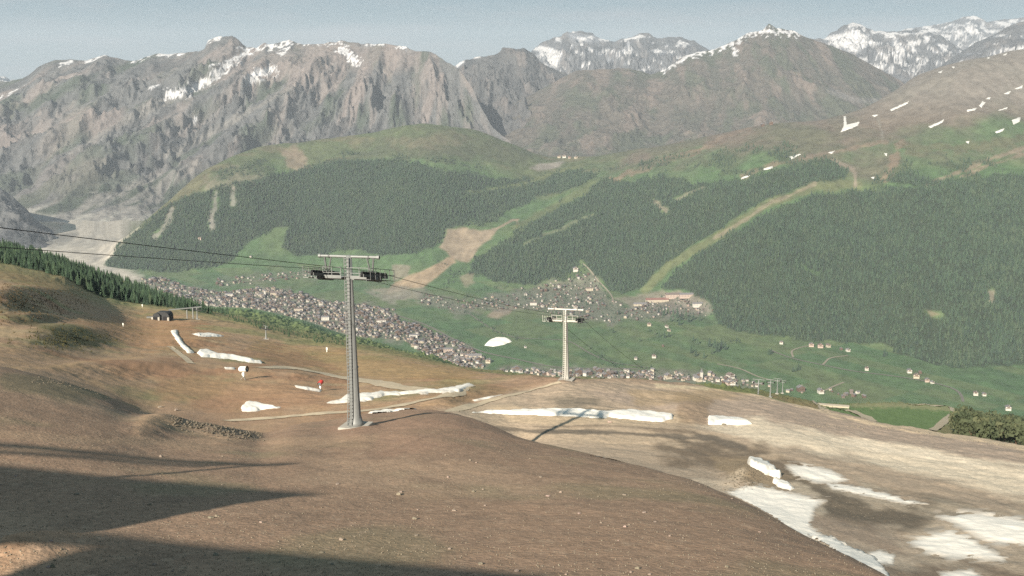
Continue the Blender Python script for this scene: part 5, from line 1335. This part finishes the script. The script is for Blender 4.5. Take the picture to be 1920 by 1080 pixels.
for _ in range(70):
    x = rs_.uniform(0, 1500); y = rs_.uniform(850, 1078); l, _n = cast(x, y, S, 25)
    if l is None or l.y > 110: continue
    r_ = float(rs_.uniform(.05, .12)); o = link(bpy.data.objects.new('stone', STM[int(rs_.integers(0, 5))]))
    o.location = l + Vector((0,0,r_*.2)); o.scale = (r_,)*3; o.rotation_euler = (0,0,float(rs_.uniform(0,6))); tag(o, 'small stone on the brown foreground slope ' + ('at the left, by the shadows' if x < 500 else 'right of the pale boulder' if x > 750 else 'below the first pylon'), 'stone', 'small stones on the foreground')
def mass(name, label, pos, size, kind, material):
    """thousands of tiny pieces as one object; kind 'stone' or 'tuft'"""
    base = {'stone': (np.array([(1,0,0),(-1,0,0),(0,1,0),(0,-1,0),(0,0,.8),(0,0,-.5)], float), np.array([(0,2,4),(2,1,4),(1,3,4),(3,0,4),(2,0,5),(1,2,5),(3,1,5),(0,3,5)])),
            'tuft': (np.array([(-.5,0,0),(.1,.1,0),(-.7,.1,1),(.5,-.1,0),(-.1,.2,0),(.6,.1,1.1),(0,.4,0),(.1,-.4,0),(.1,.1,1.3)], float), np.array([(0,1,2),(3,4,5),(6,7,8)]))}[kind]
    n = len(pos); Bv, Bf = base; an = RNG.uniform(0, 6.28, n); c, s = np.cos(an), np.sin(an)
    jit = RNG.uniform(.65, 1.35, (n, len(Bv), 3))
    P = Bv[None]*jit*size[:, None, None]
    V = np.stack([P[..., 0]*c[:, None] - P[..., 1]*s[:, None], P[..., 0]*s[:, None] + P[..., 1]*c[:, None], P[..., 2]], -1) + pos[:, None, :]
    F = Bf[None] + (np.arange(n)*len(Bv))[:, None, None]
    return tag(mesh_np(name, V.reshape(-1, 3), F.reshape(-1, 3), material), label, kind='stuff')
def on_slope(n, fx, ymin, ymax=1e9, seed=1):
    out = []; r = np.random.default_rng(seed)
    while len(out) < n:
        x, y = fx(r); l, _n = cast(x, y, S, ymin)
        if l is not None and l.y < ymax: out.append(tuple(l))
    return np.array(out)
P_ = on_slope(24000, lambda r: (r.uniform(-40, 1700), r.uniform(790, 1095)), 25, 128, 5)
mass('gravel', 'fine gravel strewn over the brown foreground slope', P_[:11000], .012 + .045*RNG.random(11000)**3, 'stone', M['stone'])
mass('dry_grass', 'sparse dry grass tufts on the brown foreground slope', P_[11000:], RNG.uniform(.015, .04, 13000), 'tuft', M['drygrass'])
def rub(r):
    t = r.random(); x = 315 + t*175 + r.normal(0, 5); y = np.interp(x, [310,360,420,490], [784,797,808,816]) + r.normal(0, 8); return x, y
P_ = on_slope(380, rub, 60, 135, 6); mass('rubble', 'dark rubble heaped on the side of the earth mound', P_ + np.array([0,0,.05]), RNG.uniform(.03, .15, 380), 'stone', M['dark_stone'])
P_ = on_slope(90, lambda r: (lambda x: (x, np.interp(x, [60,160,250,330], [712,728,748,772]) + r.normal(0, 4)))(r.uniform(60, 330)), 60, 150, 7)
mass('rubble', 'dark clods along the bank on the left', P_, RNG.uniform(.05, .14, len(P_)), 'stone', M['dark_stone'])
P_ = on_slope(450, lambda r: (r.normal(130, 42), r.normal(636, 10)), 130, 420, 8)
mass('heath', 'dark heath shrubs in the hollow on the left slope', P_, RNG.uniform(.12, .38, len(P_)), 'tuft', M['heath'])
P_ = on_slope(1100, lambda r: (r.normal(60, 60), r.normal(560, 22)), 130, 520, 9)
mass('heath', 'dark heath shrubs on the upper left slope', P_, RNG.uniform(.14, .42, len(P_)), 'tuft', M['heath'])
P_ = on_slope(300, lambda r: (r.normal(1390, 22), r.normal(893, 12)), 68, 135, 12)
mass('rubble', 'brown clods heaped beside the raised snow lip', P_, RNG.uniform(.04, .13, len(P_)), 'stone', M['dark_stone'])
P_ = on_slope(230, lambda r: (lambda x: (x, np.interp(x, [1640,1780,1930], [797,817,842]) + abs(r.normal(0, 3))))(r.uniform(1480, 1930)), 100, 260, 13)
mass('rubble', 'pale stones along the edge of the ski run', P_, RNG.uniform(.04, .2, len(P_)), 'stone', M['stone'])

# ------------------------------------------------------------------ haze
hz = MB(); hz.box((0, 11000, 150.0), (60400, 46400, 2110.0))
hm = bpy.data.materials.new('haze'); hm.use_nodes = True
ht = hm.node_tree; ht.nodes.clear()
ho = N(ht, 'ShaderNodeOutputMaterial'); hv = N(ht, 'ShaderNodeVolumePrincipled')
hv.inputs['Color'].default_value = (.78, .88, 1.0, 1); hv.inputs['Density'].default_value = 3.2e-5
hv.inputs['Anisotropy'].default_value = 0.0
ht.links.new(hv.outputs['Volume'], ho.inputs['Volume'])
tag(hz.build('haze', hm), 'thin pale haze filling the valley', kind='stuff')
